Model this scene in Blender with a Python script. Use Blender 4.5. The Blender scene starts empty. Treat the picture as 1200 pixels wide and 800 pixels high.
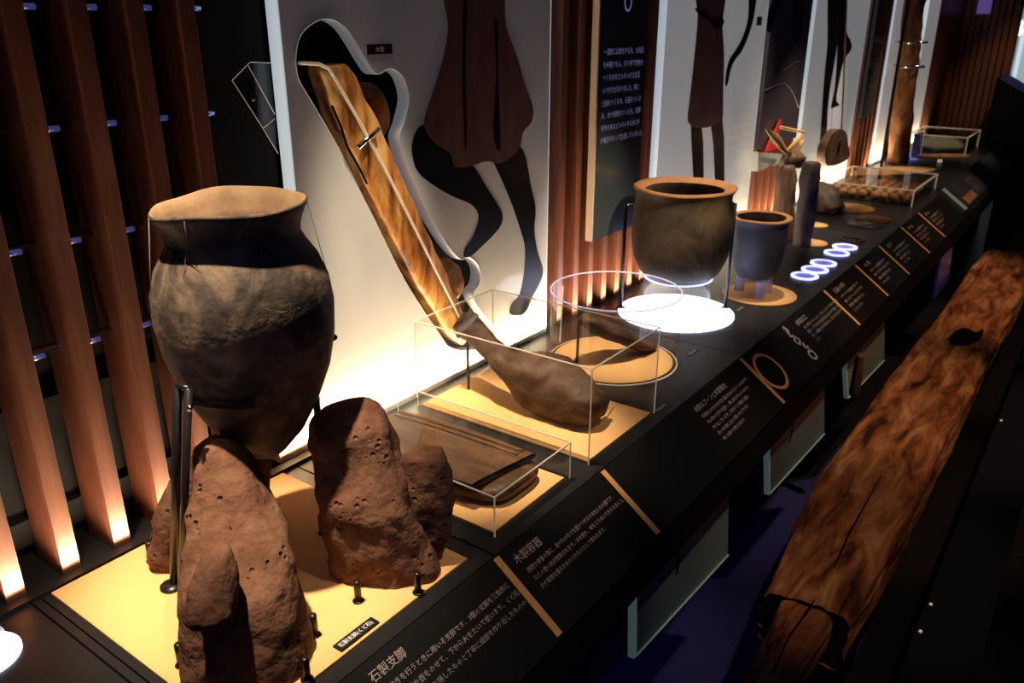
import bpy, bmesh, math, random
from mathutils import Vector, noise
random.seed(7)
SC = bpy.context.scene
COL = SC.collection

# ------------------------------------------------------------------ camera
PITCH, YAW, FPX = 0.37275, 0.63056, 960.0
CAM = Vector((0, 0, 1.55))
FWD = Vector((math.cos(YAW)*math.cos(PITCH), math.sin(YAW)*math.cos(PITCH), -math.sin(PITCH)))
RGT = Vector((math.sin(YAW), -math.cos(YAW), 0))
UPV = RGT.cross(FWD)
cd = bpy.data.cameras.new('camera'); cam = bpy.data.objects.new('camera', cd); COL.objects.link(cam)
cd.sensor_width = 36; cd.lens = 36*FPX/1200; cd.clip_start = 0.02
cam.location = CAM
cam.rotation_euler = (math.pi/2-PITCH, 0, YAW-math.pi/2)
cd.dof.use_dof = True; cd.dof.focus_distance = 1.4; cd.dof.aperture_fstop = 7.1
SC.camera = cam

# ------------------------------------------------------------------ world, lights, exposure
w = bpy.data.worlds.new('world'); SC.world = w; w.use_nodes = True
w.node_tree.nodes['Background'].inputs[0].default_value = (0.25, 0.25, 0.55, 1)
w.node_tree.nodes['Background'].inputs[1].default_value = 0.012
SC.view_settings.view_transform = 'Standard'; SC.view_settings.look = 'None'
SC.view_settings.gamma = 1; SC.view_settings.use_curve_mapping = False
SC.view_settings.exposure = 0.0
WARM = (1.0, 0.80, 0.56)
def spot(name, loc, tgt, power, deg, col=WARM, blend=0.8, size=0.03):
    l = bpy.data.lights.new(name, 'SPOT'); l.energy = power; l.color = col
    l.spot_size = math.radians(deg); l.spot_blend = blend; l.shadow_soft_size = size
    o = bpy.data.objects.new(name, l); COL.objects.link(o); o.location = loc
    o.rotation_euler = (Vector(tgt)-Vector(loc)).to_track_quat('-Z', 'Y').to_euler()
def area(name, loc, tgt, power, sx, sy, col):
    l = bpy.data.lights.new(name, 'AREA'); l.energy = power; l.color = col; l.shape = 'RECTANGLE'; l.size = sx; l.size_y = sy
    o = bpy.data.objects.new(name, l); COL.objects.link(o); o.location = loc
    o.rotation_euler = (Vector(tgt)-Vector(loc)).to_track_quat('-Z', 'Y').to_euler()
spot('spot_jar', (0.36, 0.98, 3.1), (0.62, 0.93, 0.75), 520, 17)
spot('spot_cases', (1.02, 0.98, 3.1), (1.18, 0.93, 0.75), 460, 17)
spot('spot_cylinder', (1.75, 0.95, 3.1), (1.72, 0.93, 0.75), 330, 13)
spot('spot_pots', (2.35, 0.75, 3.1), (2.32, 0.93, 0.80), 230, 17)
spot('spot_husks', (3.05, 0.80, 3.1), (3.25, 1.00, 0.90), 240, 16)
spot('spot_block', (4.2, 0.60, 3.1), (4.30, 1.05, 0.85), 360, 16)
spot('spot_far', (5.7, 0.60, 3.1), (5.9, 1.00, 0.80), 170, 22)
spot('spot_end', (6.6, 0.2, 3.1), (7.4, 0.95, 0.80), 70, 20, (1.0, .62, .36))
spot('spot_beam_near', (1.5, -0.3, 3.1), (1.9, 0.33, 0.3), 75, 22, (1.0, 0.66, 0.40))
spot('spot_beam_mid', (2.3, -0.3, 3.1), (2.85, 0.34, 0.3), 170, 26, (1.0, 0.62, 0.36))
spot('spot_beam_far', (3.5, -0.3, 3.1), (4.3, 0.36, 0.3), 190, 34, (1.0, 0.60, 0.34))
for n_, a_, b_, p_ in (('a', (.36, -.5, 3.1), (.33, 1.17, .76), 170), ('b', (1.62, -.55, 3.1), (1.98, 1.17, .84), 420), ('c', (4.1, -.45, 3.1), (3.48, 1.17, .86), 260), ('d', (5.6, -.45, 3.1), (4.95, 1.17, .86), 240)):
    spot('spot_slats_'+n_, a_, b_, p_, 13 if n_ in 'ab' else 17, WARM, 1.0)
# linear wall washer along the foot of the wall, shining at the slats and panels
area('wall_washer', (3.45, 1.148, 0.7590), (3.45, 1.176, 0.822), 27, 6.5, 0.008, (1.0, 0.78, 0.50))
bpy.data.lights['wall_washer'].spread = math.radians(115)
spot('spot_tool', (0.80, 0.30, 3.1), (1.17, 1.17, 0.93), 300, 12)
for k_, x_ in enumerate((0.75, 1.45, 2.3, 3.3, 4.9)):
    spot('spot_captions', (x_, -0.25, 3.1), (x_+.08, 0.62, 0.72), 55+12*k_, 17, (1.0, .80, .62))
area('blue_room_glow', (-1.6, -1.2, 2.6), (0.6, 1.1, 1.1), 3.5, 1.2, 0.6, (0.30, 0.35, 1.0))
area('blue_pond_light', (2.0, 0.95, 0.52), (2.1, 0.70, 0.0), 0.34, 1.6, 0.1, (0.16, 0.15, 1.0))

# ------------------------------------------------------------------ pixel -> place helpers (planes of the place)
def ray(u, v): return FWD + RGT*((u-600)/FPX) - UPV*((v-400)/FPX)
def onz(u, v, z=0.75): d = ray(u, v); return CAM + d*((z-CAM.z)/d.z)
def ony(u, v, Y): d = ray(u, v); return CAM + d*(Y/d.y)
def onx(u, v, X): d = ray(u, v); return CAM + d*(X/d.x)

# ------------------------------------------------------------------ materials
MATS = {}
def nodes(name):
    m = bpy.data.materials.new(name); m.use_nodes = True; MATS[name] = m
    nt = m.node_tree; return m, nt, nt.nodes['Principled BSDF']
def plain(name, col, rough=0.5, spec=0.5, metal=0, emit=None, es=0, alpha=1, coat=0):
    m, nt, b = nodes(name)
    b.inputs['Base Color'].default_value = (*col, 1); b.inputs['Roughness'].default_value = rough
    b.inputs['Specular IOR Level'].default_value = spec; b.inputs['Metallic'].default_value = metal
    b.inputs['Alpha'].default_value = alpha; b.inputs['Coat Weight'].default_value = coat
    if emit: b.inputs['Emission Color'].default_value = (*emit, 1); b.inputs['Emission Strength'].default_value = es
    return m
def mottled(name, cols, scale=(8, 8, 8), detail=6, rough=0.7, bump=0.3, bscale=40, spec=0.3, pits=0, pscale=60, coat=0, dist=0.0, bdist=0.004, stops=None, crough=.2):
    m, nt, b = nodes(name); N = nt.nodes; L = nt.links
    tc = N.new('ShaderNodeTexCoord'); mp = N.new('ShaderNodeMapping'); mp.inputs['Scale'].default_value = scale
    L.new(tc.outputs['Object'], mp.inputs[0])
    n1 = N.new('ShaderNodeTexNoise'); n1.inputs['Scale'].default_value = 1; n1.inputs['Detail'].default_value = detail
    n1.inputs['Roughness'].default_value = .62; n1.inputs['Distortion'].default_value = dist; L.new(mp.outputs[0], n1.inputs['Vector'])
    cr = N.new('ShaderNodeValToRGB'); L.new(n1.outputs['Fac'], cr.inputs[0]); k = len(cols)
    while len(cr.color_ramp.elements) < k: cr.color_ramp.elements.new(.5)
    for i, c in enumerate(cols):
        e = cr.color_ramp.elements[i]; e.position = stops[i] if stops else .3+.4*i/max(1, k-1); e.color = (*c, 1)
    L.new(cr.outputs[0], b.inputs['Base Color'])
    b.inputs['Roughness'].default_value = rough; b.inputs['Specular IOR Level'].default_value = spec
    b.inputs['Coat Weight'].default_value = coat; b.inputs['Coat Roughness'].default_value = crough
    n2 = N.new('ShaderNodeTexNoise'); n2.inputs['Scale'].default_value = bscale; n2.inputs['Detail'].default_value = 8
    if scale[0] == scale[1] == scale[2]: L.new(tc.outputs['Object'], n2.inputs['Vector'])
    else: n2.inputs['Scale'].default_value = 2.2; L.new(mp.outputs[0], n2.inputs['Vector'])
    h = n2.outputs['Fac']
    if pits:
        vo = N.new('ShaderNodeTexVoronoi'); vo.inputs['Scale'].default_value = pscale; L.new(tc.outputs['Object'], vo.inputs['Vector'])
        r2 = N.new('ShaderNodeMapRange'); r2.inputs[1].default_value = 0.05; r2.inputs[2].default_value = .32; L.new(vo.outputs['Distance'], r2.inputs[0])
        ns = N.new('ShaderNodeTexNoise'); ns.inputs['Scale'].default_value = pscale*.35; L.new(tc.outputs['Object'], ns.inputs['Vector'])
        g = N.new('ShaderNodeMath'); g.operation = 'GREATER_THAN'; g.inputs[1].default_value = .55; L.new(ns.outputs['Fac'], g.inputs[0])
        mx = N.new('ShaderNodeMix'); L.new(g.outputs[0], mx.inputs[0]); mx.inputs[2].default_value = 1; L.new(r2.outputs[0], mx.inputs[3])
        ad = N.new('ShaderNodeMath'); ad.operation = 'MULTIPLY_ADD'; L.new(mx.outputs[0], ad.inputs[0]); ad.inputs[1].default_value = pits; L.new(h, ad.inputs[2]); h = ad.outputs[0]
    bp = N.new('ShaderNodeBump'); bp.inputs['Strength'].default_value = bump; bp.inputs['Distance'].default_value = bdist
    L.new(h, bp.inputs['Height']); L.new(bp.outputs[0], b.inputs['Normal'])
    return m
def clear(name, tint=(1, 1, 1), ior=1.35, k=1.0, base=0.0):
    m, nt, b = nodes(name); N = nt.nodes; L = nt.links; N.remove(b)
    t = N.new('ShaderNodeBsdfTransparent'); t.inputs[0].default_value = (*tint, 1)
    g = N.new('ShaderNodeBsdfGlossy'); g.inputs['Roughness'].default_value = .03
    f = N.new('ShaderNodeLayerWeight'); f.inputs[0].default_value = .5
    pw_ = N.new('ShaderNodeMath'); pw_.operation = 'POWER'; pw_.inputs[1].default_value = ior; L.new(f.outputs['Facing'], pw_.inputs[0])
    mm = N.new('ShaderNodeMath'); mm.operation = 'MULTIPLY_ADD'; mm.inputs[1].default_value = k; mm.inputs[2].default_value = base; L.new(pw_.outputs[0], mm.inputs[0])
    mx = N.new('ShaderNodeMixShader'); L.new(mm.outputs[0], mx.inputs[0]); L.new(t.outputs[0], mx.inputs[1]); L.new(g.outputs[0], mx.inputs[2])
    L.new(mx.outputs[0], N['Material Output'].inputs[0]); return m
plain('counter_black', (.013, .013, .014), .38, .4)
plain('slope_black', (.006, .006, .006), .5, .25)
plain('lip_black', (.0045, .0045, .005), .7, .12)
plain('seam_black', (.002, .002, .002), .9, .05)
plain('matte_black', (.006, .006, .007), .7, .2)
plain('wall_black', (.010, .009, .009), .75, .2)
plain('metal_black', (.010, .010, .011), .35, .5)
plain('peg_metal', (.05, .042, .032), .32, .5, .8)
plain('chrome', (.75, .75, .78), .12, .5, 1)
plain('glint_blue', (.7, .72, .85), .15, .5, 1, emit=(.20, .26, 1), es=.12)  # blue glow paints the glints seen between the slats
plain('rod_steel', (.50, .50, .58), .18, .5, 1)
plain('acrylic_leg', (.55, .58, .95), .2, .5, alpha=.45)  # bluish white light on the clear legs is put into this colour
plain('mend_clay', (.30, .235, .18), .8, .2)
plain('sign_grey', (.030, .028, .028), .4, .3)
plain('rail_black', (.010, .010, .012), .16, .5)
mottled('floor_dark', [(.0035, .0035, .004), (.005, .005, .0055)], (6, 6, 6), rough=.5, bump=.05)
mottled('board_cream', [(.74, .415, .165), (.80, .46, .19)], (5, 5, 5), rough=.75, bump=.08, bscale=200, spec=.25)
mottled('slat_wood', [(.105, .031, .017), (.170, .053, .027), (.24, .082, .042)], (60, 60, 5), rough=.45, bump=.06, spec=.5, coat=.35, crough=.28)
mottled('pale_wood', [(.72, .52, .36), (.80, .60, .42)], (30, 30, 3), rough=.5, bump=.05)
mottled('endwall_wood', [(.13, .045, .022), (.22, .08, .038)], (30, 30, 4), rough=.5, bump=.06, coat=.2)
plain('frost_white', (.74, .74, .73), .07, .5, emit=(.85, .92, 1), es=.008)
plain('frost_backlit', (.62, .62, .62), .2, .45, emit=(.95, .96, 1), es=.15)
plain('edge_lit', (.8, .85, .85), .4, .3, emit=(.72, .88, 1), es=.42)
plain('rim_frost', (.55, .55, .54), .4, .3, emit=(.85, .92, 1), es=.10)
plain('print_black', (.006, .006, .008), .3, .4)
mottled('print_brown', [(.12, .054, .050), (.20, .100, .092)], (30, 30, 6), rough=.35, bump=0)
plain('print_violet', (.40, .39, .70), .6, .2, emit=(.36, .34, .72), es=.22)  # print with an added glow to brighten the letters
plain('print_pink', (.42, .34, .33), .6, .2)
plain('print_white', (.85, .85, .85), .5, .2)
plain('strip_orange', (.72, .36, .12), .5, .3)
mottled('stone_red', [(.075, .033, .021), (.150, .070, .043), (.225, .116, .074)], (16, 16, 16), rough=.92, bump=1.0, bscale=90, spec=.12, pits=1.6, pscale=70, bdist=.004)
mottled('jar_clay', [(.026, .022, .022), (.085, .064, .052), (.23, .160, .112), (.36, .265, .19)], (9, 9, 9), rough=.66, bump=.5, bscale=60, spec=.3, dist=1.1, stops=[.34, .46, .58, .72])
mottled('jar_inside', [(.22, .13, .075), (.42, .27, .15)], (14, 14, 14), rough=.8, bump=.3, bscale=60)
mottled('pot_dark', [(.020, .016, .013), (.075, .055, .038), (.17, .115, .07)], (9, 9, 9), rough=.5, bump=.3, bscale=60, dist=.6)
mottled('pot_rim', [(.34, .15, .06), (.55, .27, .12)], (14, 14, 14), rough=.7, bump=.3, bscale=60)
mottled('pot_slate', [(.045, .045, .062), (.11, .10, .12)], (12, 12, 12), rough=.55, bump=.3, bscale=60)
mottled('beam_wood', [(.060, .016, .005), (.40, .14, .028), (.72, .34, .085), (.85, .58, .26)], (26, 26, 5), rough=.5, bump=.8, coat=.15, dist=.5, stops=[.34, .46, .58, .70])
mottled('handle_wood', [(.05, .018, .008), (.25, .10, .035), (.40, .18, .07)], (26, 26, 8), rough=.5, bump=.6)
mottled('dark_wood', [(.026, .012, .007), (.075, .036, .019), (.135, .070, .038)], (18, 18, 18), rough=.62, bump=.5, bscale=70, dist=.4)
mottled('tray_wood', [(.030, .014, .007), (.085, .040, .018), (.145, .074, .034)], (40, 6, 40), rough=.5, bump=.5)
mottled('log_wood', [(.028, .009, .004), (.16, .055, .020), (.29, .115, .042), (.46, .25, .125)], (4.2, 19, 19), rough=.85, bump=.6, dist=.75, bdist=.010, stops=[.34, .45, .56, .70], spec=.12)
mottled('bark_wood', [(.07, .038, .022), (.17, .10, .065), (.26, .17, .11)], (50, 50, 6), rough=.7, bump=.5)
mottled('bark_violet', [(.030, .020, .024), (.085, .058, .068)], (50, 50, 6), rough=.6, bump=.5)
mottled('husk', [(.55, .30, .10), (.80, .52, .24)], (40, 40, 10), rough=.55, bump=.3)
mottled('grey_rock', [(.14, .12, .11), (.42, .34, .28)], (20, 20, 20), rough=.85, bump=.6, bscale=90)
mottled('nut_shell', [(.10, .045, .018), (.30, .15, .06)], (60, 60, 60), rough=.5, bump=.4, bscale=150)
mottled('copper_leaf', [(.16, .06, .025), (.32, .14, .06)], (20, 20, 20), rough=.55, bump=.4)
mottled('moss', [(.06, .07, .04), (.13, .13, .075)], (20, 20, 20), rough=.9, bump=.5)
clear('acrylic', (.99, .99, .985), 4.5, .6, .022)
clear('acrylic_thick', (.95, .96, .97), 3.5, .7, .05)
plain('acrylic_edge', (.80, .70, .56), .35, .5, emit=(1, .85, .62), es=.10, alpha=.75)  # faint warm glow stands for light caught in the acrylic edges
plain('acrylic_edge_cool', (.70, .70, .85), .3, .5, emit=(.7, .72, 1), es=.25, alpha=.75)  # same painted edge light, cooler
plain('glass_green', (.26, .34, .31), .3, .5, alpha=.7)
plain('glass_edge', (.35, .52, .44), .4, .5, emit=(.5, .8, .68), es=.06)
plain('glow_white', (.9, .9, 1), .5, .3, emit=(.70, .76, 1), es=4.0)
plain('glow_ring', (.8, .8, 1), .5, .3, emit=(.42, .46, 1), es=2.0)
plain('glow_blue', (.3, .3, .8), .4, .3, emit=(.16, .17, .75), es=.45)
plain('blue_sheet', (.018, .018, .085), .5, .3)
plain('glass_blue', (.03, .03, .12), .2, .5, emit=(.06, .06, .35), es=.05)
plain('red_cloth', (.45, .03, .02), .7, .2)
plain('shelf_pale', (.45, .48, .47), .4, .4)
plain('mauve_panel', (.085, .070, .088), .25, .5)
plain('mauve_line', (.16, .13, .14), .5, .3)
plain('grey_glass', (.05, .062, .068), .2, .5)
plain('sign_violet', (.16, .12, .36), .4, .3, emit=(.25, .18, .6), es=.25)
plain('screen_blue', (.01, .01, .03), .12, .5, emit=(.06, .07, .28), es=.10)
plain('screen_spot', (.2, .2, .6), .3, .5, emit=(.3, .35, 1), es=1.2)
plain('lamp_tube', (.9, .9, .9), .4, .3, emit=(.95, .97, 1), es=1.5)
plain('brass_and_glint', (.8, .6, .35), .3, .5, 1, emit=(1, .8, .55), es=.35)  # brass of the dish foot; its glow also paints reflections on the barrier
plain('thread', (.30, .27, .24), .4, .4)
plain('crack', (.004, .004, .004), .9, .05)

# ------------------------------------------------------------------ mesh helpers
def link(name, me, mat, parent=None, smooth=False):
    o = bpy.data.objects.new(name, me); COL.objects.link(o)
    if mat: me.materials.clear(); me.materials.append(MATS[mat])
    if smooth:
        me.polygons.foreach_set('use_smooth', [True]*len(me.polygons))
    if parent: o.parent = parent
    return o
def mesh(name, vs, fs):
    me = bpy.data.meshes.new(name); me.from_pydata([tuple(v) for v in vs], [], fs); me.update(); return me
def fixn(me):
    bm = bmesh.new(); bm.from_mesh(me); bmesh.ops.recalc_face_normals(bm, faces=bm.faces); bm.to_mesh(me); bm.free()
def tag(o, label=None, cat=None, group=None, kind=None):
    for k, v in (('label', label), ('category', cat), ('group', group), ('kind', kind)):
        if v: o[k] = v
    return o
def empty(name, loc, label, cat, group=None):
    o = bpy.data.objects.new(name, None); COL.objects.link(o); o.location = loc; o.empty_display_size = .05
    bpy.context.view_layer.update(); return tag(o, label, cat, group)
def child(o, par):                       # keep world-space vertices: shift to the parent's base
    o.parent = par; o.matrix_parent_inverse.identity(); o.location = o.location - par.location; return o
def box(name, a, b, mat, parent=None, bev=0):
    bm = bmesh.new(); bmesh.ops.create_cube(bm, size=1)
    c = (Vector(a)+Vector(b))/2; s = Vector(b)-Vector(a)
    for v in bm.verts: v.co = Vector((v.co.x*s.x, v.co.y*s.y, v.co.z*s.z))
    if bev: bmesh.ops.bevel(bm, geom=bm.edges[:], offset=bev, segments=2, affect='EDGES', profile=.5)
    me = bpy.data.meshes.new(name); bm.to_mesh(me); bm.free()
    o = link(name, me, mat); o.location = c
    return child(o, parent) if parent else o
def put(name, me, mat, parent=None, smooth=True, origin=None):
    """world-space mesh -> object with its origin at `origin` (default: base centre)"""
    xs = [v.co for v in me.vertices]
    if origin is None:
        lo = [min(v[i] for v in xs) for i in range(3)]; hi = [max(v[i] for v in xs) for i in range(3)]
        origin = Vector(((lo[0]+hi[0])/2, (lo[1]+hi[1])/2, lo[2]))
    for v in me.vertices: v.co -= Vector(origin)
    o = link(name, me, mat, None, smooth); o.location = origin
    return child(o, parent) if parent else o
def loft(name, rings, mat, parent=None, n=40, pw=2.0, amp=0.0, nsc=12, sub=4, seed=0, ridge=0.0, asc=(1, 1, 1)):
    """rings: (centre, A, B[, pw]) half-axis vectors, interpolated by sub steps, superellipse sections"""
    R = []
    m = len(rings)
    def cr(p0, p1, p2, p3, t): return .5*((2*p1)+(p2-p0)*t+(2*p0-5*p1+4*p2-p3)*t*t+(3*p1-p0-3*p2+p3)*t**3)
    rv = [tuple(Vector(x) for x in r[:3])+((r[3] if len(r) > 3 else pw),) for r in rings]
    for i in range(m-1):
        a, b, c, d = rv[max(i-1, 0)], rv[i], rv[i+1], rv[min(i+2, m-1)]
        for s in range(sub):
            t = s/sub; R.append(tuple(cr(a[k], b[k], c[k], d[k], t) for k in range(4)))
    R.append(rv[-1])
    vs = []; fs = []
    for c, A, B, p in R:
        p = max(p, 1.2)
        for j in range(n):
            th = 2*math.pi*j/n; ct, st = math.cos(th), math.sin(th)
            k = (abs(ct)**p+abs(st)**p)**(-1/p)
            q = c+A*(ct*k)+B*(st*k)
            if amp:
                o = Vector((seed*7.3, seed*3.1, seed*1.7)); dirv = (q-c)
                dl = dirv.length or 1
                w_ = Vector(((q.x+o.x)*asc[0], (q.y+o.y)*asc[1], (q.z+o.z)*asc[2]))
                h = noise.fractal(w_*nsc, 1.0, 2.0, 4)*amp
                if ridge: h -= ridge*max(0, noise.noise((w_+o*.3)*nsc*1.7)-.25)
                q = q+dirv/dl*min(h, dl*.6)
            vs.append(q)
    N = len(R)
    for i in range(N-1):
        for j in range(n): fs.append((i*n+j, i*n+(j+1) % n, (i+1)*n+(j+1) % n, (i+1)*n+j))
    for i, rev in ((0, True), (N-1, False)):
        ci = len(vs); vs.append(sum((vs[i*n+j] for j in range(n)), Vector())/n)
        for j in range(n):
            f = (i*n+j, i*n+(j+1) % n, ci); fs.append(f[::-1] if rev else f)
    me = mesh(name, vs, fs); fixn(me)
    return put(name, me, mat, parent)
def lathe(name, prof, c, mat, parent=None, n=64, wob=0.0, closed=False, seed=0):
    vs = []; fs = []
    for i, (r, z) in enumerate(prof):
        for j in range(n):
            th = 2*math.pi*j/n
            k = 1+wob*noise.noise(Vector((math.cos(th)*1.3+seed, math.sin(th)*1.3, z*6)))
            vs.append(Vector((c[0]+r*k*math.cos(th), c[1]+r*k*math.sin(th), c[2]+z+wob*.25*noise.noise(Vector((math.cos(th)*1.1, math.sin(th)*1.1+seed, 5)))*min(1, r*10))))
    m = len(prof)
    for i in range(m if closed else m-1):
        i2 = (i+1) % m
        for j in range(n): fs.append((i*n+j, i*n+(j+1) % n, i2*n+(j+1) % n, i2*n+j))
    me = mesh(name, vs, fs)
    bm = bmesh.new(); bm.from_mesh(me); bmesh.ops.remove_doubles(bm, verts=bm.verts, dist=1e-5)
    bmesh.ops.recalc_face_normals(bm, faces=bm.faces); bm.to_mesh(me); bm.free()
    return put(name, me, mat, parent)
def tube(name, pts, r, mat, parent=None, n=10):
    pts = [Vector(p) for p in pts]; vs = []; fs = []; ref = None
    rr = r if isinstance(r, (list, tuple)) else [r]*len(pts)
    for i, p in enumerate(pts):
        t = (pts[min(i+1, len(pts)-1)]-pts[max(i-1, 0)]).normalized()
        if ref is None: ref = t.orthogonal().normalized()
        a = (ref-t*ref.dot(t)).normalized(); ref = a; b = t.cross(a)
        for j in range(n):
            th = 2*math.pi*j/n; vs.append(p+(a*math.cos(th)+b*math.sin(th))*rr[i])
    for i in range(len(pts)-1):
        for j in range(n): fs.append((i*n+j, i*n+(j+1) % n, (i+1)*n+(j+1) % n, (i+1)*n+j))
    fs.append(tuple(range(n))[::-1]); fs.append(tuple((len(pts)-1)*n+j for j in range(n)))
    me = mesh(name, vs, fs); fixn(me); return put(name, me, mat, parent)
def prism(name, poly, off, mat, parent=None, smooth=False, bev=0):
    """closed world-space outline extruded by vector off"""
    poly = [Vector(p) for p in poly]; off = Vector(off); n = len(poly)
    bm = bmesh.new(); a = [bm.verts.new(p) for p in poly]; b = [bm.verts.new(p+off) for p in poly]
    f1 = bm.faces.new(a); f2 = bm.faces.new(b[::-1])
    for i in range(n): bm.faces.new((a[i], b[i], b[(i+1) % n], a[(i+1) % n]))
    bmesh.ops.recalc_face_normals(bm, faces=bm.faces)
    bmesh.ops.triangulate(bm, faces=[f for f in bm.faces if len(f.verts) > 4])
    me = bpy.data.meshes.new(name); bm.to_mesh(me); bm.free()
    return put(name, me, mat, parent, smooth)
def smoothpoly(pts, k=4):
    out = []; n = len(pts)
    for i in range(n):
        p0, p1, p2, p3 = (Vector((*pts[(i+q) % n], 0)) for q in (-1, 0, 1, 2))
        for s in range(k):
            t = s/k; v = .5*((2*p1)+(p2-p0)*t+(2*p0-5*p1+4*p2-p3)*t*t+(3*p1-p0-3*p2+p3)*t**3); out.append((v.x, v.y))
    return out
def copy_tree(o, parent=None):
    c = o.copy(); COL.objects.link(c); c.parent = parent
    for ch in o.children: copy_tree(ch, c)
    return c
TEXTS = []
def text(name, body, size, org, xd, yd, mat, parent, sx=1.0):
    TEXTS.append((name, body, size, Vector(org), Vector(xd).normalized(), Vector(yd).normalized(), mat, parent, sx))
def flush_texts():
    tmp = []
    for (name, body, size, org, xd, yd, mat, parent, sx) in TEXTS:
        c = bpy.data.curves.new('lettering', 'FONT'); c.body = body; c.size = size; c.resolution_u = 1
        o = bpy.data.objects.new('lettering_src', c); COL.objects.link(o); tmp.append(o)
    dg = bpy.context.evaluated_depsgraph_get()
    for o, (name, body, size, org, xd, yd, mat, parent, sx) in zip(tmp, TEXTS):
        me = bpy.data.meshes.new_from_object(o.evaluated_get(dg))
        if len(me.vertices) == 0: continue
        for v in me.vertices: v.co = org+xd*(v.co.x*sx)+yd*v.co.y
        put(name, me, mat, parent, smooth=False, origin=org)
    for o in tmp: c = o.data; bpy.data.objects.remove(o); bpy.data.curves.remove(c)

# ================================================================== the setting
X0, X1 = -0.5, 6.78
CZ, WY = 0.75, 1.172
tag(box('floor', (-2.5, -2.5, -0.05), (12, 2.2, 0), 'floor_dark'), 'dark polished floor of the exhibition hall', kind='structure')
WALL = tag(box('wall_left', (X0-1, 1.275, 0.0), (7.45, 1.35, 2.7), 'wall_black'), 'black back wall carrying red-brown vertical wooden slats', kind='structure')
tag(box('wall_end', (7.45, 0.80, 0.0), (7.55, 1.35, 2.7), 'endwall_wood'), 'dark brown boarded end wall beyond the counter', kind='structure')
WE = bpy.data.objects['wall_end']
for k in range(9):
    box('slat', (7.42, .81+k*.046, .75), (7.46, .845+k*.046, 2.7), 'endwall_wood', WE)
sl0 = None
bays = [(-.9, .79, [.451+.083*k for k in range(-5, 5)]), (1.775, 2.375, [1.837+.0815*k for k in range(7)]), (3.24, 3.78, [3.29+.083*k for k in range(6)]), (4.68, 5.19, [4.74+.083*k for k in range(6)])]
TRIM = []
for n_, (a, b, xs) in enumerate(bays):
    T_ = tag(box('trim_%d' % (n_+1), (a, 1.18, .70), (b, 1.274, .7515), 'counter_black'), 'black ledge with a bay of red-brown vertical wooden slats', kind='structure'); TRIM.append(T_)
    for x in xs:
        if sl0 is None:
            sl0 = box('slat', (-.014, WY+.003, .752), (.014, WY+.085, 2.6), 'slat_wood', None, .0012); o = sl0
        else:
            o = sl0.copy(); COL.objects.link(o)
        o.location = (x, WY+.044, 1.676); child(o, T_)
for z in (1.568, 1.411, 1.253, 1.098):
    tube('tie_rod', [(X0-.4, 1.225, z), (0.79, 1.225, z)], .006, 'rod_steel', TRIM[0], 8)
for z in (1.568, 1.411, 1.253, 1.098):  # short glowing pieces added as painted glints of the rods
    for x in bays[0][2]:
        tube('rod_glint', [(x+.0145, 1.198, z), (x+.038, 1.198, z)], .0042, 'glint_blue', TRIM[0], 10)
for z in (.985, .80):
    box('cross_rail', (X0-.4, 1.2585, z-.022), (.79, 1.274, z+.022), 'wall_black', TRIM[0])

# ------------------------------------------------------------------ counter
SD = Vector((0, -.127, -.092)).normalized(); SN = Vector((0, SD.z, -SD.y)); SP = Vector((0, .672, .75))
def slope(x, t, h=0.0): return SP+Vector((x, 0, 0))+SD*t+SN*h
CT = empty('display_counter', (2.5, .85, 0), 'long black display counter with sloping caption face', 'counter')
def xprism(name, prof, xa, xb, mat, parent): return prism(name, [(xa, y, z) for y, z in prof], (xb-xa, 0, 0), mat, parent)
seams = [X0, .392, 1.925, 3.46, 5.0, X1]
for a, b in zip(seams, seams[1:]):
    box('top_panel', (a+.0012, .672, .712), (b-.0012, 1.178, .75), 'counter_black', CT)
SLEN = .163
e = slope(0, SLEN)
for a, b in zip(seams, seams[1:]):
    xprism('caption_panel', [(.671, .749), (e.y, e.z), (e.y+.02, e.z-.03), (.671, .71)], a+.001, b-.001, 'slope_black', CT)
xprism('front_lip', [(e.y-.002, e.z-.004), (e.y-.004, .572), (e.y+.03, .572), (e.y+.03, e.z-.03)], X0, X1, 'lip_black', CT)
box('underside', (X0, .672, .60), (X1, 1.17, .711), 'matte_black', CT)
box('back_base', (X0, .98, 0.0), (X1, 1.17, .575), 'matte_black', CT)
# board frame (raised black lips round the cream board)
box('seam_line', (.376, .674, .7495), (.379, 1.176, .7507), 'seam_black', CT)
box('seam_line', (.872, .674, .7495), (.875, 1.176, .7507), 'seam_black', CT)
box('back_fillet', (X0, 1.153, .75), (.95, 1.172, .757), 'counter_black', CT)

STR = [.872, 1.210, 1.905, 2.607, 2.972, 3.30, 3.675, 4.01]
def slope_quad(name, x0, x1, t0, t1, h, mat, parent):
    return prism(name, [slope(x0, t0), slope(x1, t0), slope(x1, t1), slope(x0, t1)], SN*h, mat, parent)
for x in STR:
    slope_quad('orange_strip', x-.007, x+.007, .004, .158, .0008, 'strip_orange', CT)
# ring joined to the strip (a "p" motif)
vs = []; fs = []; n = 48
for j in range(n):
    th = 2*math.pi*j/n
    for r, h in ((.058, .0), (.058, .0009), (.049, .0009), (.049, .0)):
        vs.append(slope(1.972+r*math.cos(th)*1.02, .078+r*math.sin(th), h))
for j in range(n):
    a, b = j*4, ((j+1) % n)*4
    for k in range(4): fs.append((a+k, b+k, b+(k+1) % 4, a+(k+1) % 4))
me = mesh('orange_ring', vs, fs); fixn(me); put('orange_ring', me, 'strip_orange', CT, False)

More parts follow.
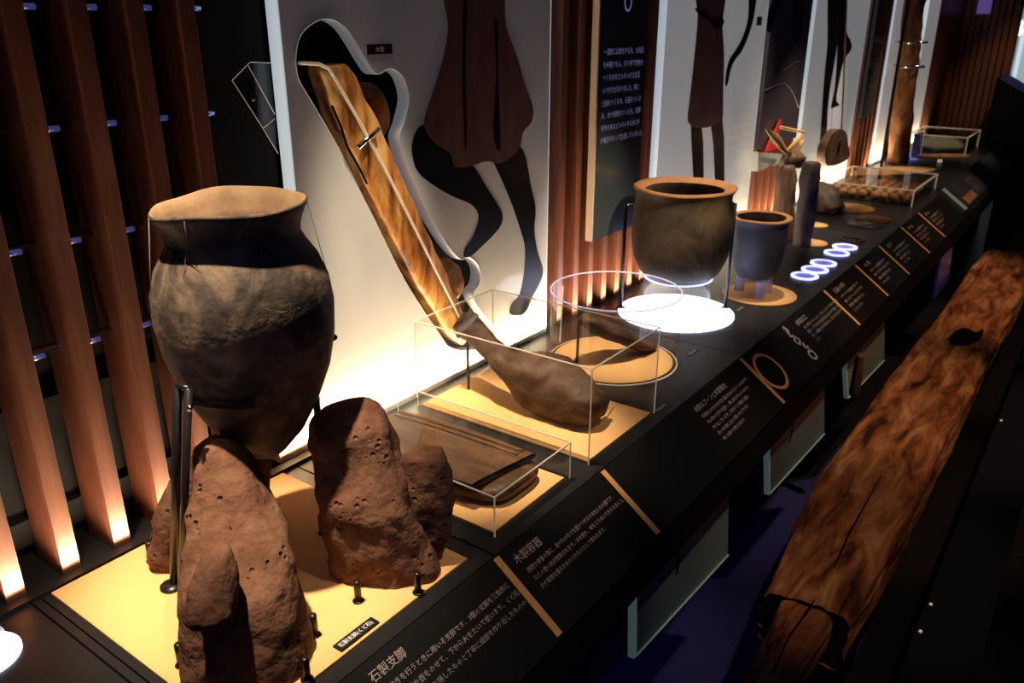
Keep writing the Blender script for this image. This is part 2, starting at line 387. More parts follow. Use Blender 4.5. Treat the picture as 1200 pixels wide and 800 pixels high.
def cap(body, x, t, size, sx=1.0, mat='print_pink', name='lettering'):
    text(name, body, size, slope(x, t, .0006), (1, 0, 0), -SD, mat, CT, sx)
cap('石製支脚', .575, .030, .0175, .95)
for i, s in enumerate(['石製支脚は3個1組で煮炊きを行うときに用いる支脚です。3個の支脚を三角形に', '置き、その上に煮炊き用の甕や壺をのせて、下から火をたいて使います。くど石', 'は自然石をベースに少しだけ加工を施したものと丁寧に細部を作り出したものの', '二種類があります。']):
    cap(s, .485, .052+.0185*i, .0108, .97)
cap('木製容器', .897, .034, .0185, 1.0)
for i, s in enumerate(['調理や食事の際に、食べものなどを盛りつけたり水を入れた器です。', 'などの使い方が想像されます。木を割り、中をくりぬいて作られました。', '水や穀物を量るための入れものとして使われます。']):
    cap(s, .905, .056+.0165*i, .0098, .93)
cap('木製スプーンと木製横杓', 1.585, .036, .0165, .97)
for i, s in enumerate(['料理をとり分けたり口に運ぶためのスプーンや杓子で、', '木の枝のまがりを使い、柄と身をひとつの木から', '作り出しています。汁をすくう横杓の柄は', '別の木を差し込んで使ったようです。', '柄には飾りが彫られます。']):
    cap(s, 1.59, .056+.0165*i, .0105, 1.05)
cap('調理加工', 2.285, .036, .018, 1.2)
for i, s in enumerate(['木の実をつぶしたり、粉にしたりするときの石', '器で、すり石と石皿を組み合わせて使います。', '多くの種類の石が使われ、形もさまざまで', 'した。']):
    cap(s, 2.30, .056+.0165*i, .0115, 1.35)
for xa, ti in ((2.66, '石器の材料'), (3.03, '木の実'), (3.36, '矢じり'), (3.73, '貝と骨'), (4.06, '食べもの')):
    cap(ti, xa, .036, .020, 1.1)
    for i, s in enumerate(['いろいろな道具を作って', '使い分けていたようです。', '実物の資料をもとに', 'しています。']):
        cap(s, xa, .060+.020*i, .0125, 1.5)
# chain of little drawn tools printed beside the ring motif
def outline(name, pts, wd, mat, parent):
    vs = []; fs = []; n = len(pts)
    for i, (x, t) in enumerate(pts):
        x2, t2 = pts[min(i+1, n-1)]; x1, t1 = pts[max(i-1, 0)]
        d = Vector((x2-x1, t2-t1)).normalized(); q = Vector((-d.y, d.x))*wd/2
        for s in (1, -1): vs.append(slope(x+q.x*s, t+q.y*s, .0007))
    for i in range(n-1): fs.append((2*i, 2*i+1, 2*i+3, 2*i+2))
    return put(name, mesh(name, vs, fs), mat, parent, False)
outline('printed_leaf', [(2.205, .012), (2.215, .025), (2.20, .036)], .014, 'print_pink', CT)
outline('printed_tool', [(2.195, .042), (2.215, .050), (2.225, .068), (2.205, .078), (2.195, .062), (2.21, .055)], .008, 'print_pink', CT)
outline('printed_tool', [(2.225, .080), (2.215, .092), (2.232, .10)], .012, 'print_pink', CT)
outline('printed_ring', [(2.215+.016*math.cos(a*.45), .122+.014*math.sin(a*.45)) for a in range(15)], .008, 'print_pink', CT)
# raised glass-edged sign further along the slope
SG = empty('caption_sign', slope(5.66, .14), 'raised dark caption sign with green glass edge lying on counter slope', 'sign')
prism('sign_plate', [slope(4.61, -.012, .0015), slope(6.71, -.012, .0015), slope(6.71, .138, .0015), slope(4.61, .138, .0015)], SN*.0125, 'sign_grey', SG)
def sgq(name, x0, x1, t0, t1, mat): return prism(name, [slope(x0, t0, .0142), slope(x1, t0, .0142), slope(x1, t1, .0142), slope(x0, t1, .0142)], SN*.0008, mat, SG)
prism('glass_edge', [slope(4.604, -.012, .002), slope(4.604, .138, .002), slope(4.604, .138, .0155), slope(4.604, -.012, .0155)], (.006, 0, 0), 'glass_edge', SG)
sgq('picture_field', 5.72, 6.66, 0, .128, 'grey_glass')
sgq('printed_picture', 4.70, 4.98, .085, .128, 'copper_leaf')
sgq('divider_line', 5.69, 5.705, .004, .13, 'mauve_line')
for i in range(5):
    text('lettering', '石器を作る人びとのくらし', .016, slope(5.02, .035+.02*i, .0146), (1, 0, 0), -SD, 'mauve_line', SG, 2.4)

# small name plaques on the counter
def plaque(u0, u1, txt, label, z=.75, wdt=.062, dep=.016, rz=0):
    p = onz(u0, u1, z)
    o = tag(box('name_plaque', (p.x-wdt/2, p.y-dep/2, z+.0002), (p.x+wdt/2, p.y+dep/2, z+.0026), 'matte_black'), label, 'plaque', 'small name plaques on the counter')
    text('lettering', txt, dep*.62, (p.x-wdt*.44, p.y-dep*.25, z+.0030), (1, 0, 0), (0, 1, 0), 'print_white', o, min(1.0, wdt*.88/(len(txt)*dep*.62)))
    return o
# ------------------------------------------------------------------ panel helper
def panel(name, x0, x1, z1, label, mat, thick=.030, outline_pts=None, z0=.752):
    P = empty(name, ((x0+x1)/2, WY+thick/2, z0), label, 'light panel')
    poly = outline_pts or [(x0, WY, z0), (x1, WY, z0), (x1, WY, z1), (x0, WY, z1)]
    prism('frosted_plate', poly, (0, thick, 0), mat, P)
    box('lit_edge', (x0-.003, WY, z0), (x0, WY+thick, z1), 'edge_lit', P)
    box('lit_edge', (x1, WY, z0), (x1+.003, WY+thick, z1), 'edge_lit', P)
    return P
def flatprint(name, px, sc, ox, oy, mat, parent, Y=WY, k=4, h=.0008, sm=True):
    pts = [(ox+x/sc, oy+y/sc) for x, y in px]
    if sm: pts = smoothpoly(pts, k)
    return prism(name, [ony(u, v, Y) for u, v in pts], (0, -h, 0), mat, parent)
ZT = 2.35
# panel one with the cut-out for the tool
cut = [(576.5, 422), (576.5, 408), (556, 410), (541, 411), (526, 406), (518, 396), (475, 330), (440, 260), (400, 180), (367, 122), (351, 95), (347, 78), (347, 62), (352, 42), (367, 27), (385, 22), (403, 31), (417, 50), (430, 72), (442, 87), (457, 80), (470, 87), (477, 102), (479, 120), (473, 145), (468, 162), (474, 185), (485, 215), (505, 255), (527, 290), (541, 304), (547, 300), (558, 307), (563, 319), (561, 334), (554, 346), (565, 366), (579, 382), (588, 396), (588, 405), (578, 408), (578, 421.5)]
cw = []
m = len(cut)
for i in range(m-1):
    p0, p1, p2, p3 = (Vector((*cut[max(0, min(m-1, i+q))], 0)) for q in (-1, 0, 1, 2))
    if i < 3 or i > m-5: cw.append(ony(p1.x, p1.y, WY)); continue
    for s in range(4):
        t = s/4; v = .5*((2*p1)+(p2-p0)*t+(2*p0-5*p1+4*p2-p3)*t*t+(3*p1-p0-3*p2+p3)*t**3); cw.append(ony(v.x, v.y, WY))
cw.append(ony(*cut[-1], WY))
for v in cw: v.z = max(v.z, .752)
cw[0].z = cw[-1].z = .752
P1a, P1b = .952, 1.762
pl = [Vector((P1a, WY, .752))]+cw+[Vector((P1b, WY, .752)), Vector((P1b, WY, ZT)), Vector((P1a, WY, ZT))]
PN1 = panel('figure_screen', P1a, P1b, ZT, 'frosted white panel with a tool-shaped cut-out and printed striding figure', 'frost_white', .030, pl)
# frosted inner rim of the cut-out
vs = []; fs = []
for q in cw: vs += [q+Vector((0, -.0006, 0)), q+Vector((0, .0305, 0))]
for i in range(len(cw)-1): fs.append((2*i, 2*i+1, 2*i+3, 2*i+2))
bmv = mesh('cutout_rim', vs, fs); bmv_o = put('cutout_rim', bmv, 'rim_frost', PN1, True)
sol = bmv_o.modifiers.new('thickness', 'SOLIDIFY'); sol.thickness = .0015; sol.offset = 0
flatprint('printed_leg', [(85, 295), (65, 340), (75, 395), (110, 430), (160, 460), (205, 480), (222, 510), (208, 555), (190, 582), (188, 602), (206, 598), (228, 578), (252, 555), (274, 527), (277, 500), (262, 472), (240, 438), (212, 392), (170, 350), (125, 300)], 2, 450, 0, 'print_black', PN1)
flatprint('printed_leg', [(252, 360), (275, 420), (300, 480), (320, 540), (330, 580), (328, 640), (318, 690), (299, 712), (295, 735), (320, 738), (335, 725), (345, 700), (366, 660), (372, 630), (360, 590), (352, 540), (355, 490), (345, 440), (325, 350), (285, 340)], 2, 450, 0, 'print_black', PN1)
flatprint('printed_tunic', [(145, -40), (150, 60), (140, 130), (120, 200), (100, 260), (95, 300), (120, 335), (155, 360), (165, 390), (200, 390), (240, 378), (275, 382), (315, 350), (325, 310), (345, 285), (348, 250), (330, 200), (310, 130), (285, 60), (268, -40)], 2, 450, 0, 'print_brown', PN1, h=.0014)
for pts in ([(185, 0), (183, 150), (187, 330), (193, 330), (190, 150), (194, 0)], [(258, 60), (262, 180), (255, 300), (262, 345), (272, 340), (266, 180), (266, 60)]):
    flatprint('tunic_fold', pts, 2, 450, 0, 'print_black', PN1, h=.0018)
pq = ony(430, 58, WY)
box('caption_plate', (pq.x, WY-.0015, pq.z-.009), (pq.x+.066, WY, pq.z+.009), 'matte_black', PN1)
text('lettering', '木鋤', .012, (pq.x+.02, WY-.0019, pq.z-.005), (1, 0, 0), (0, 0, 1), 'print_white', PN1)

# black board left of panel one, with pale filler board below
tag(box('mounting_board', (.800, WY+.040, 1.0), (.948, WY+.054, ZT), 'wall_black'), 'black upright mounting board beside the cut-out panel', 'board')
tag(box('filler_board', (.86, WY+.010, .7525), (.948, WY+.034, .999), 'pale_wood'), 'pale wooden filler board below the black mounting board', 'board')

# wall text panel
TP = empty('text_panel', (2.10, 1.15, .97), 'dark hanging text panel with violet lettering in front of slats', 'text panel')
box('face_plate', (1.945, 1.140, .975), (2.205, 1.160, ZT), 'grey_glass', TP)
box('pale_side', (1.938, 1.140, .975), (1.9445, 1.160, ZT), 'pale_wood', TP)
for k, s in enumerate(['一遺跡には漁をする人、お米品', 'を火種でもん、刃の骨で作物を', 'つくる人などいろいろな生活', 'のすがたがありました。特に', '土器をつくる人、石器をつくる', '人、木や骨角をつくる人、貝類', 'を作る人などいろいろな人たち', 'が毎日そろって生活していました。']):
    text('lettering', s, .0185, (1.966, 1.1392, 1.468-k*.0325), (1, 0, 0), (0, 0, 1), 'print_violet', TP, .86)
tv = []
for j in range(28):
    th = 2*math.pi*j/28
    for r, y in ((.020, 0), (.020, -.001), (.0155, -.001), (.0155, 0)): tv.append(Vector((2.085+r*math.cos(th), 1.1398+y, 1.598+r*math.sin(th)*1.25)))
tf = []
for j in range(28):
    a, b = j*4, ((j+1) % 28)*4
    for k in range(4): tf.append((a+k, b+k, b+(k+1) % 4, a+(k+1) % 4))
me = mesh('printed_numeral', tv, tf); fixn(me); put('printed_numeral', me, 'print_violet', TP, False)

# panel two
PN2 = panel('figure_screen', 2.385, 3.222, ZT, 'backlit grey-white panel printed with a standing figure in a long tunic and bow', 'frost_backlit', .030)
flatprint('printed_tunic', [(290, -60), (295, 60), (290, 150), (275, 300), (262, 420), (250, 520), (255, 550), (290, 570), (340, 568), (380, 550), (405, 530), (408, 400), (412, 250), (405, 100), (415, -60)], 3.81, 740, 0, 'print_brown', PN2, h=.0014)
flatprint('printed_leg', [(264, 545), (312, 555), (320, 640), (322, 840), (278, 840), (268, 650)], 3.81, 740, 0, 'print_black', PN2, sm=False)
flatprint('printed_leg', [(352, 545), (404, 525), (413, 620), (414, 840), (374, 840), (366, 650)], 3.81, 740, 0, 'print_black', PN2, sm=False)
flatprint('printed_belt', [(285, 35), (330, 60), (360, 85), (405, 80), (408, 110), (370, 130), (345, 95), (300, 65)], 3.81, 740, 0, 'print_black', PN2, h=.0018)
flatprint('printed_bow', [(528, -50), (520, 80), (498, 160), (470, 215), (440, 260), (425, 310), (418, 375), (428, 378), (442, 315), (460, 270), (492, 228), (518, 170), (545, 80), (560, -50)], 3.81, 740, 0, 'print_black', PN2)
for k in range(5):
    text('lettering', '弓矢で動物をとる人のすがたです', .0195, (2.94, WY-.001, 1.245-k*.036), (1, 0, 0), (0, 0, 1), 'print_white', PN2, .80)
text('lettering', '弓', .026, (2.95, WY-.001, 1.285), (1, 0, 0), (0, 0, 1), 'print_white', PN2)
box('caption_plate', (3.12, WY-.0015, 1.535), (3.17, WY, 1.565), 'print_brown', PN2)

# mauve drawing panel between panels two and three
MP = empty('drawing_panel', (3.5, 1.2, 1.1), 'dark mauve wall panel with a thin outline drawing', 'panel')
box('mauve_plate', (3.235, 1.158, 1.075), (3.70, 1.170, ZT), 'mauve_panel', MP)
def polyline_y(name, pts, wd, Y, mat, par): return tube(name, [ony(u, v, Y) for u, v in pts], wd, mat, par, 6)
polyline_y('drawn_line', [(896, 106), (903, 103), (912, 99), (920, 98), (927, 104), (932, 115), (936, 126)], .002, 1.157, 'mauve_line', MP)
polyline_y('drawn_line', [(915, 86), (922, 80), (930, 74), (936, 72)], .002, 1.157, 'mauve_line', MP)
flatprint('printed_shadow', [(905, 0), (915, 0), (908, 20), (902, 38), (898, 30)], 1, 0, 0, 'print_black', MP, Y=1.158)
flatprint('printed_shadow', [(930, 0), (942, 0), (940, 35), (934, 50), (928, 40)], 1, 0, 0, 'print_black', MP, Y=1.158)
# pale shelf and red cloth
SH = empty('wall_shelf', (3.42, 1.1, .99), 'pale wall shelf with tapered front below the mauve panel', 'shelf')
prism('shelf_board', [ony(889, 178, 1.13), ony(923, 181, 1.13), ony(926, 187, 1.13), ony(888, 201, 1.13)], (0, .043, 0), 'shelf_pale', SH)
tube('bolt', [ony(915, 185, 1.13)+Vector((0, 0, -.004)), ony(915, 185, 1.127)+Vector((0, 0, -.004))], .008, 'chrome', SH)
rc = ony(903, 177, 1.143)
loft('red_cloth', [((rc.x, 1.143, rc.z+.002), (.075, 0, 0), (0, .011, 0)), ((rc.x+.01, 1.143, rc.z+.03), (.06, 0, 0), (0, .010, 0)), ((rc.x+.05, 1.143, rc.z+.085), (.03, 0, 0), (0, .008, 0)), ((rc.x+.075, 1.143, rc.z+.12), (.006, 0, 0), (0, .004, 0))], 'red_cloth', n=20, amp=.003)
tag(bpy.data.objects['red_cloth'], 'crumpled bright red cloth on the pale wall shelf', 'cloth')

# panel three
PN3 = panel('figure_screen', 3.80, 4.66, ZT, 'backlit panel printed with long black bare legs behind the carved block', 'frost_backlit', .036)
flatprint('printed_leg', [(270, -40), (265, 150), (255, 260), (245, 400), (240, 490), (243, 525), (256, 528), (262, 470), (268, 360), (282, 260), (300, 150), (315, -40)], 2.9625, 880, 0, 'print_black', PN3)
flatprint('printed_leg', [(298, 60), (300, 150), (296, 240), (288, 320), (278, 372), (292, 370), (306, 364), (296, 345), (306, 280), (322, 210), (348, 170), (345, 140), (330, 100), (328, -40), (305, -40)], 2.9625, 880, 0, 'print_black', PN3, h=.0012)
# grey glass text panel, panels four, five
GT = empty('text_panel', (4.83, 1.15, 1.02), 'grey glass text panel above the slats past the carved block', 'text panel')
box('face_plate', (4.70, 1.142, 1.07), (4.93, 1.158, ZT), 'grey_glass', GT)
for k in range(7): text('lettering', 'いろいろな人たち', .024, (4.72, 1.141, 1.52-k*.05), (1, 0, 0), (0, 0, 1), 'mauve_line', GT)
PN4 = panel('figure_screen', 5.215, 5.52, ZT, 'narrow glowing white panel behind the round wooden post', 'frost_backlit', .055)
PN5 = panel('figure_screen', 6.09, 6.45, ZT, 'dim narrow panel next to the brown end wall', 'frost_backlit', .03)
tag(box('wood_screen', (6.47, WY, .7525), (7.40, WY+.03, 2.6), 'endwall_wood'), 'plain dark brown wooden screen past the last light panel', 'screen')
box('purple_notice', (7.40, 1.0, 1.60), (7.44, 1.09, 1.85), 'sign_violet'); tag(bpy.data.objects['purple_notice'], 'small violet lit notice high on the boarded end wall', 'notice')
# distant bright wall beyond the kiosk
DW = empty('distant_showcase', (11.3, 1.3, 0), 'distant bright showcase of upright lit bars beyond the kiosk', 'showcase')
box('back_plate', (11.6, .4, 0.0), (11.7, 2.1, 2.6), 'endwall_wood', DW)
for k, (u, wd, mt) in enumerate(((1171, .035, 'rim_frost'), (1178, .05, 'edge_lit'), (1188, .07, 'frost_backlit'), (1196, .05, 'rim_frost'), (1205, .07, 'edge_lit'))):
    q = onx(u, 40, 11.4); box('lit_bar', (11.38, q.y-wd, 0.8), (11.42, q.y+wd, 2.5), mt, DW)
for u, v in ((1177, 10), (1184, 35), (1194, 37), (1194, 28)):
    q = onx(u, v, 11.3); lathe('bulb', [(.0, -.05), (.035, -.03), (.045, 0), (.03, .04), (0, .06)], q, 'lamp_tube', DW, 12)
# kiosk
KI = empty('touch_kiosk', (6.85, .45, 0), 'black kiosk with slanted blue-lit touch screen at counter end', 'kiosk')
kf = [onx(1152, 92, 6.6), onx(1205, 140, 6.6), onx(1205, 300, 6.6), onx(1150, 172, 6.6)]
kz = .62
pk = [Vector((6.82, .80, 1.18)), Vector((6.82, .28, .90)), Vector((6.82, .28, 0)), Vector((6.82, .66, 0)), Vector((6.82, .66, .6)), Vector((6.82, .80, .76))]
prism('cabinet', pk, (.55, 0, 0), 'matte_black', KI)
a, b = Vector((6.85, .785, 1.176)), Vector((6.85, .30, .915)); nn = Vector((0, -(a.z-b.z), -(b.y-a.y))).normalized()
prism('screen', [a, b, b+Vector((.49, 0, 0)), a+Vector((.49, 0, 0))], nn*.004, 'screen_blue', KI)
q = a.lerp(b, .55)+Vector((.2, 0, 0)); prism('screen_icon', [q, q+(b-a)*.06, q+(b-a)*.06+Vector((.07, 0, 0)), q+Vector((.07, 0, 0))], nn*.006, 'screen_spot', KI)

# ================================================================== things on the counter
# cream boards
BD = tag(box('display_board', (.405, .700, .7502), (.838, 1.149, .754), 'board_cream'), 'cream yellow board under the large jar and its stones', 'display board')
BZ = .754
# --- large jar
JX, JY, JZ = .669, .949, .935
prof = [(0, 0), (.018, .001), (.031, .012), (.060, .044), (.088, .093), (.110, .146), (.1195, .193), (.1225, .238), (.1190, .275), (.1085, .307), (.096, .327), (.0895, .340), (.0895, .349), (.094, .363), (.100, .376), (.1035, .384)]
JAR = empty('clay_jar', (JX, JY, JZ), 'large round-bottomed grey clay jar with flared rim, standing over red stones', 'jar')
lathe('body', prof+[(.1010, .3870)], (JX, JY, JZ), 'jar_clay', JAR, 96, .035, seed=2)
inn = [(.1010, .3870), (.0975, .3855), (.092, .370), (.086, .356), (.084, .345), (.085, .336), (.1, .307), (.112, .27), (.115, .24), (.103, .15), (.07, .08), (.03, .02), (0, .012)]
lathe('inner_wall', inn, (JX, JY, JZ), 'jar_inside', JAR, 96, .035, seed=2)
def jr(z):
    for (r0, z0), (r1, z1) in zip(prof, prof[1:]):
        if z0 <= z <= z1: return r0+(r1-r0)*(z-z0)/(z1-z0)
    return .1
def jsurf(ang, z, off=.0):
    r = jr(z)+off; return (JX+r*math.cos(ang), JY+r*math.sin(ang), JZ+z)
CAMANG = math.atan2(-JY, -JX)   # direction from jar to the viewer side
from mathutils import Quaternion
JQ = Quaternion(Vector((FWD.x, FWD.y, 0)).normalized(), math.radians(-1.6))   # the jar leans slightly
def jhit(u, v, off=.0004):
    o_ = JQ.inverted() @ (CAM-Vector((JX, JY, JZ))); d_ = JQ.inverted() @ ray(u, v)
    t = .6
    while t < 1.6:
        q = o_+d_*t
        if 0 < q.z < .384 and math.hypot(q.x, q.y) < jr(q.z)*1.004+off: return Vector((JX, JY, JZ))+q
        t += .0006
    return Vector((JX, JY, JZ))+q
tube('crack_line', [jhit(*p) for p in ((196, 289), (203, 296), (212, 305), (224, 311), (236, 320), (247, 326), (254, 333))], [.0006, .0011, .0009, .0011, .0008, .0008, .0003], 'crack', JAR, 6)
for pts in ([(303, 288), (300, 300), (296, 312), (288, 330), (283, 345)], [(262, 350), (280, 347), (296, 356), (312, 362), (330, 366), (350, 361), (366, 352), (376, 342)], [(346, 285), (352, 305), (357, 325), (360, 345)], [(216, 260), (220, 285), (214, 330), (218, 400), (222, 440)]):
    tube('mend_line', [jhit(*p, -.0002) for p in pts], .0006, 'mend_clay', JAR, 6)
JAR.rotation_mode = 'QUATERNION'; JAR.rotation_quaternion = JQ

# --- three support stones
def V(*a): return Vector(a)
# front stone
FH = Vector((FWD.x, FWD.y, 0)).normalized()
def rowstone(name, rows, mat, parent=None, **kw):
    rg = []
    for r in rows:
        uL, uR, v, Y, th = r[:5]; c = ony((uL+uR)/2, v, Y); d_ = (c-CAM).dot(FWD)
        c.z = max(c.z, BZ)
        rg.append((c, RGT*((uR-uL)/2*d_/FPX), FH*th, r[5] if len(r) > 5 else 2.8))
    return loft(name, rg, mat, parent, **kw)
F = rowstone('support_stone', [(246, 262, 517, .923, .010, 2.2), (239, 276, 522, .923, .030, 2.4), (234, 294, 545, .911, .042), (226, 314, 585, .884, .049), (220, 332, 630, .849, .055), (216, 345, 680, .815, .060), (215, 356, 725, .805, .064), (217, 362, 768, .797, .066), (222, 358, 775, .7955, .062)], 'stone_red', n=80, sub=9, amp=.0045, nsc=26, ridge=.006, seed=1)
tag(F, 'tallest red porous stone leaning under the jar, with a lobe low on its side', 'stone', 'three red support stones under the jar')
rowstone('lobe', [(247, 258, 640, .790, .010), (236, 268, 650, .785, .022), (225, 275, 680, .777, .030), (221, 278, 705, .772, .034), (222, 276, 718, .772, .032), (228, 268, 723, .773, .022)], 'stone_red', F, n=48, sub=6, amp=.003, nsc=30, seed=4)
R_ = rowstone('support_stone', [(412, 436, 470, .850, .008, 2.2), (396, 444, 474, .853, .027, 2.4), (367, 454, 492, .851, .045), (367, 470, 530, .838, .049), (374, 480, 580, .806, .048), (382, 498, 625, .797, .052), (388, 517, 655, .790, .054), (392, 514, 668, .787, .050)], 'stone_red', n=80, sub=9, amp=.0055, nsc=26, ridge=.008, seed=2)
tag(R_, 'red stone with two peaks standing under the jar next to the low clear case', 'stone', 'three red support stones under the jar')
rowstone('side_peak', [(486, 512, 529, .754, .012), (472, 521, 533, .756, .026), (464, 531, 560, .758, .036), (462, 533, 590, .760, .040), (466, 528, 622, .762, .038), (474, 519, 645, .766, .025)], 'stone_red', R_, n=56, sub=7, amp=.006, nsc=28, ridge=.008, seed=5)
B_ = loft('support_stone', [
    (V(.622, 1.052, BZ+.000), V(.084, -.038, 0), V(.030, .040, 0), 2.6),
    (V(.622, 1.052, BZ+.030), V(.086, -.040, 0), V(.032, .042, 0), 2.6),
    (V(.634, 1.044, BZ+.110), V(.074, -.036, 0), V(.030, .036, 0), 2.5),
    (V(.655, 1.026, BZ+.172), V(.050, -.030, 0), V(.026, .030, 0), 2.4),
    (V(.662, 1.014, BZ+.210), V(.020, -.012, 0), V(.012, .014, 0), 2.2),
    (V(.663, 1.012, BZ+.216), V(.006, -.004, 0), V(.004, .004, 0), 2)], 'stone_red', n=60, sub=8, amp=.007, nsc=22, ridge=.008, seed=3)
tag(B_, 'red porous stone behind the jar, in its shadow near the slats', 'stone', 'three red support stones under the jar')

# --- black metal stand that steadies the jar
ST = empty('jar_stand', (.53, 1.02, BZ), 'black metal stand with posts and hooked arms holding the large jar', 'stand')
f1 = onz(204, 684, BZ); f2 = onz(212, 706, BZ)
t1 = ony(208, 452, .948); t2 = ony(221, 455, .922)
tube('post', [(f1.x, f1.y, BZ), t1], .0065, 'metal_black', ST, 14)
lathe('foot', [(0, 0), (.017, 0), (.017, .004), (.0, .004)], (f1.x-.006, f1.y-.004, BZ), 'metal_black', ST, 24)
tube('post', [(f2.x, f2.y, BZ), t2], .0055, 'metal_black', ST, 14)
tube('bolt', [t2+Vector((-.008, -.008, -.025)), t2+Vector((0, 0, -.025))], .0035, 'chrome', ST)
hz = .136
def jlean(p): return Vector((JX, JY, JZ)) + JQ @ (Vector(p)-Vector((JX, JY, JZ)))
arc = [jlean(jsurf(CAMANG-1.25+i*.10, hz-.0004*i, .0040)) for i in range(13)]
tube('arm_link', [t1+Vector((0, 0, -.004)), arc[3]], .004, 'metal_black', ST, 10)
tube('cross_bar', [t1, t2], .004, 'metal_black', ST, 10)
tube('hooked_arm', arc, .0042, 'metal_black', ST, 10)
pr_ = V(.800, .985, BZ)
tube('post', [pr_, (pr_.x, pr_.y, 1.09)], .006, 'metal_black', ST, 12)
tube('hook', [(pr_.x, pr_.y, 1.09), (pr_.x+.006, pr_.y-.02, 1.096), jlean(jsurf(math.atan2(-.05, .13), .162, .012)), jlean(jsurf(math.atan2(-.05, .13), .158, -.006))], .005, 'metal_black', ST, 10)
# pegs
lab = ['short dark metal peg by the slats left of the porous stone', 'short dark metal peg at the lobe of the tallest stone', 'short dark metal peg at the tallest stone facing the two-peaked stone',
       'short dark metal peg at the two-peaked stone, facing the jar side', 'short dark metal peg at the two-peaked stone, next to the caption slope', 'short dark metal peg between the tallest stone and caption slope', 'short dark metal peg behind the jar beside the shaded stone']
for (u, v), L_ in zip(((178, 657), (213, 779), (369, 744), (420, 704), (490, 694), (360, 796), (378, 624)), lab):
    q = onz(u, v, BZ)
    P = empty('metal_peg', (q.x, q.y, BZ), L_, 'peg', 'short pegs holding the stones')
    lathe('pin', [(0, 0), (.0055, 0), (.0055, .034), (.0045, .036), (0, .036)], q, 'peg_metal', P, 16)
    lathe('base_ring', [(0, 0), (.0085, 0), (.0085, .0015), (0, .0015)], q, 'peg_metal', P, 20)
q0, q1 = onz(178, 657, BZ), V(.533, 1.0, 1.0)
tag(tube('nylon_thread', [(q0.x, q0.y, BZ+.034), (.562, 1.06, BZ+.13)], .0007, 'thread', None, 6), 'thin thread from a peg to the shaded stone by the slats', 'thread')
tube('hanging_thread', [jsurf(CAMANG-1.32, .381, .001), jsurf(CAMANG-1.32, .25, .002)], .0006, 'thread', JAR, 6)
tube('hanging_thread', [jsurf(CAMANG+1.40, .381, .001), jsurf(CAMANG+1.45, .25, .002)], .0006, 'thread', JAR, 6)
pq = onz(418, 744, BZ)
NP = tag(box('name_plaque', (pq.x-.036, pq.y-.0085, BZ+.0001), (pq.x+.036, pq.y+.0085, BZ+.0035), 'matte_black'), 'black name plaque on the cream board beside the two-peaked stone', 'plaque')
text('lettering', '石製支脚(くど石)', .0095, (pq.x-.032, pq.y-.0035, BZ+.0038), (1, 0, 0), (0, 1, 0), 'print_white', NP, .85)

# --- clear box cases
def case(name, x0, x1, y0, y1, z0, z1, label, t=.003, ed=.0022, edge='acrylic_edge'):
    C_ = empty(name, ((x0+x1)/2, (y0+y1)/2, z0), label, 'display case')
    for a, b in (((x0, y0, z0), (x1, y0+t, z1)), ((x0, y1-t, z0), (x1, y1, z1)), ((x0, y0+t, z0), (x0+t, y1-t, z1)), ((x1-t, y0+t, z0), (x1, y1-t, z1)), ((x0, y0, z1), (x1, y1, z1+t))):
        box('pane', a, b, 'acrylic', C_)
    zt = z1+t
    for x in (x0, x1):
        for y in (y0, y1): box('edge', (x-ed/2, y-ed/2, z0), (x+ed/2, y+ed/2, zt), edge, C_)
    for y in (y0, y1): box('edge', (x0, y-ed/2, zt-ed/2), (x1, y+ed/2, zt+ed/2), edge, C_)
    for x in (x0, x1): box('edge', (x-ed/2, y0, zt-ed/2), (x+ed/2, y1, zt+ed/2), edge, C_)
    return C_
case('acrylic_case', .913, 1.145, .702, 1.14, .7505, .824, 'low clear acrylic case over the carved wooden tray')
tag(box('display_board', (.920, .710, .7502), (1.138, 1.13, .7535), 'board_cream'), 'cream board inside the low clear case', 'display board')
case('acrylic_case', 1.210, 1.486, .700, 1.1425, .7505, .948, 'tall clear acrylic case over the wooden paddle')
tag(box('display_board', (1.216, .706, .7502), (1.480, 1.138, .7535), 'board_cream'), 'cream board inside the tall clear case', 'display board')
# carved tray
TR = empty('carved_tray', (1.03, .92, .7535), 'dark carved wooden tray with a grooved rim in the low case', 'tray')
loft('bowl', [(V(1.045, .735, .778), V(.03, 0, 0), V(0, 0, .006), 2.4), (V(1.044, .748, .774), V(.062, 0, 0), V(0, 0, .018), 2.6), (V(1.04, .80, .7725), V(.078, 0, 0), V(0, 0, .019), 2.8),
              (V(1.03, .95, .7725), V(.082, 0, 0), V(0, 0, .019), 2.8), (V(1.02, 1.07, .774), V(.075, 0, 0), V(0, 0, .018), 2.8), (V(1.018, 1.10, .778), V(.05, 0, 0), V(0, 0, .010), 2.4)], 'tray_wood', TR, n=40, sub=6, amp=.003, nsc=30)
loft('rim_board', [(V(1.030, .775, .800), V(.074, -.012, 0), V(0, 0, .0055), 5), (V(1.030, .779, .800), V(.078, -.012, 0), V(0, 0, .0065), 5), (V(1.025, .92, .801), V(.086, 0, 0), V(0, 0, .0065), 5), (V(1.015, 1.06, .802), V(.080, 0, 0), V(0, 0, .0065), 5), (V(1.013, 1.075, .802), V(.074, 0, 0), V(0, 0, .005), 5)], 'tray_wood', TR, n=40, sub=5, amp=.0015, nsc=40, seed=6)
for xo in (.066, .050):
    loft('rim_ridge', [(V(1.030+xo, .775, .8065), V(.004, 0, 0), V(0, 0, .003)), (V(1.025+xo, .92, .8085), V(.005, 0, 0), V(0, 0, .004)), (V(1.014+xo, 1.07, .809), V(.004, 0, 0), V(0, 0, .003))], 'tray_wood', TR, n=14, sub=5, amp=.001, nsc=50)
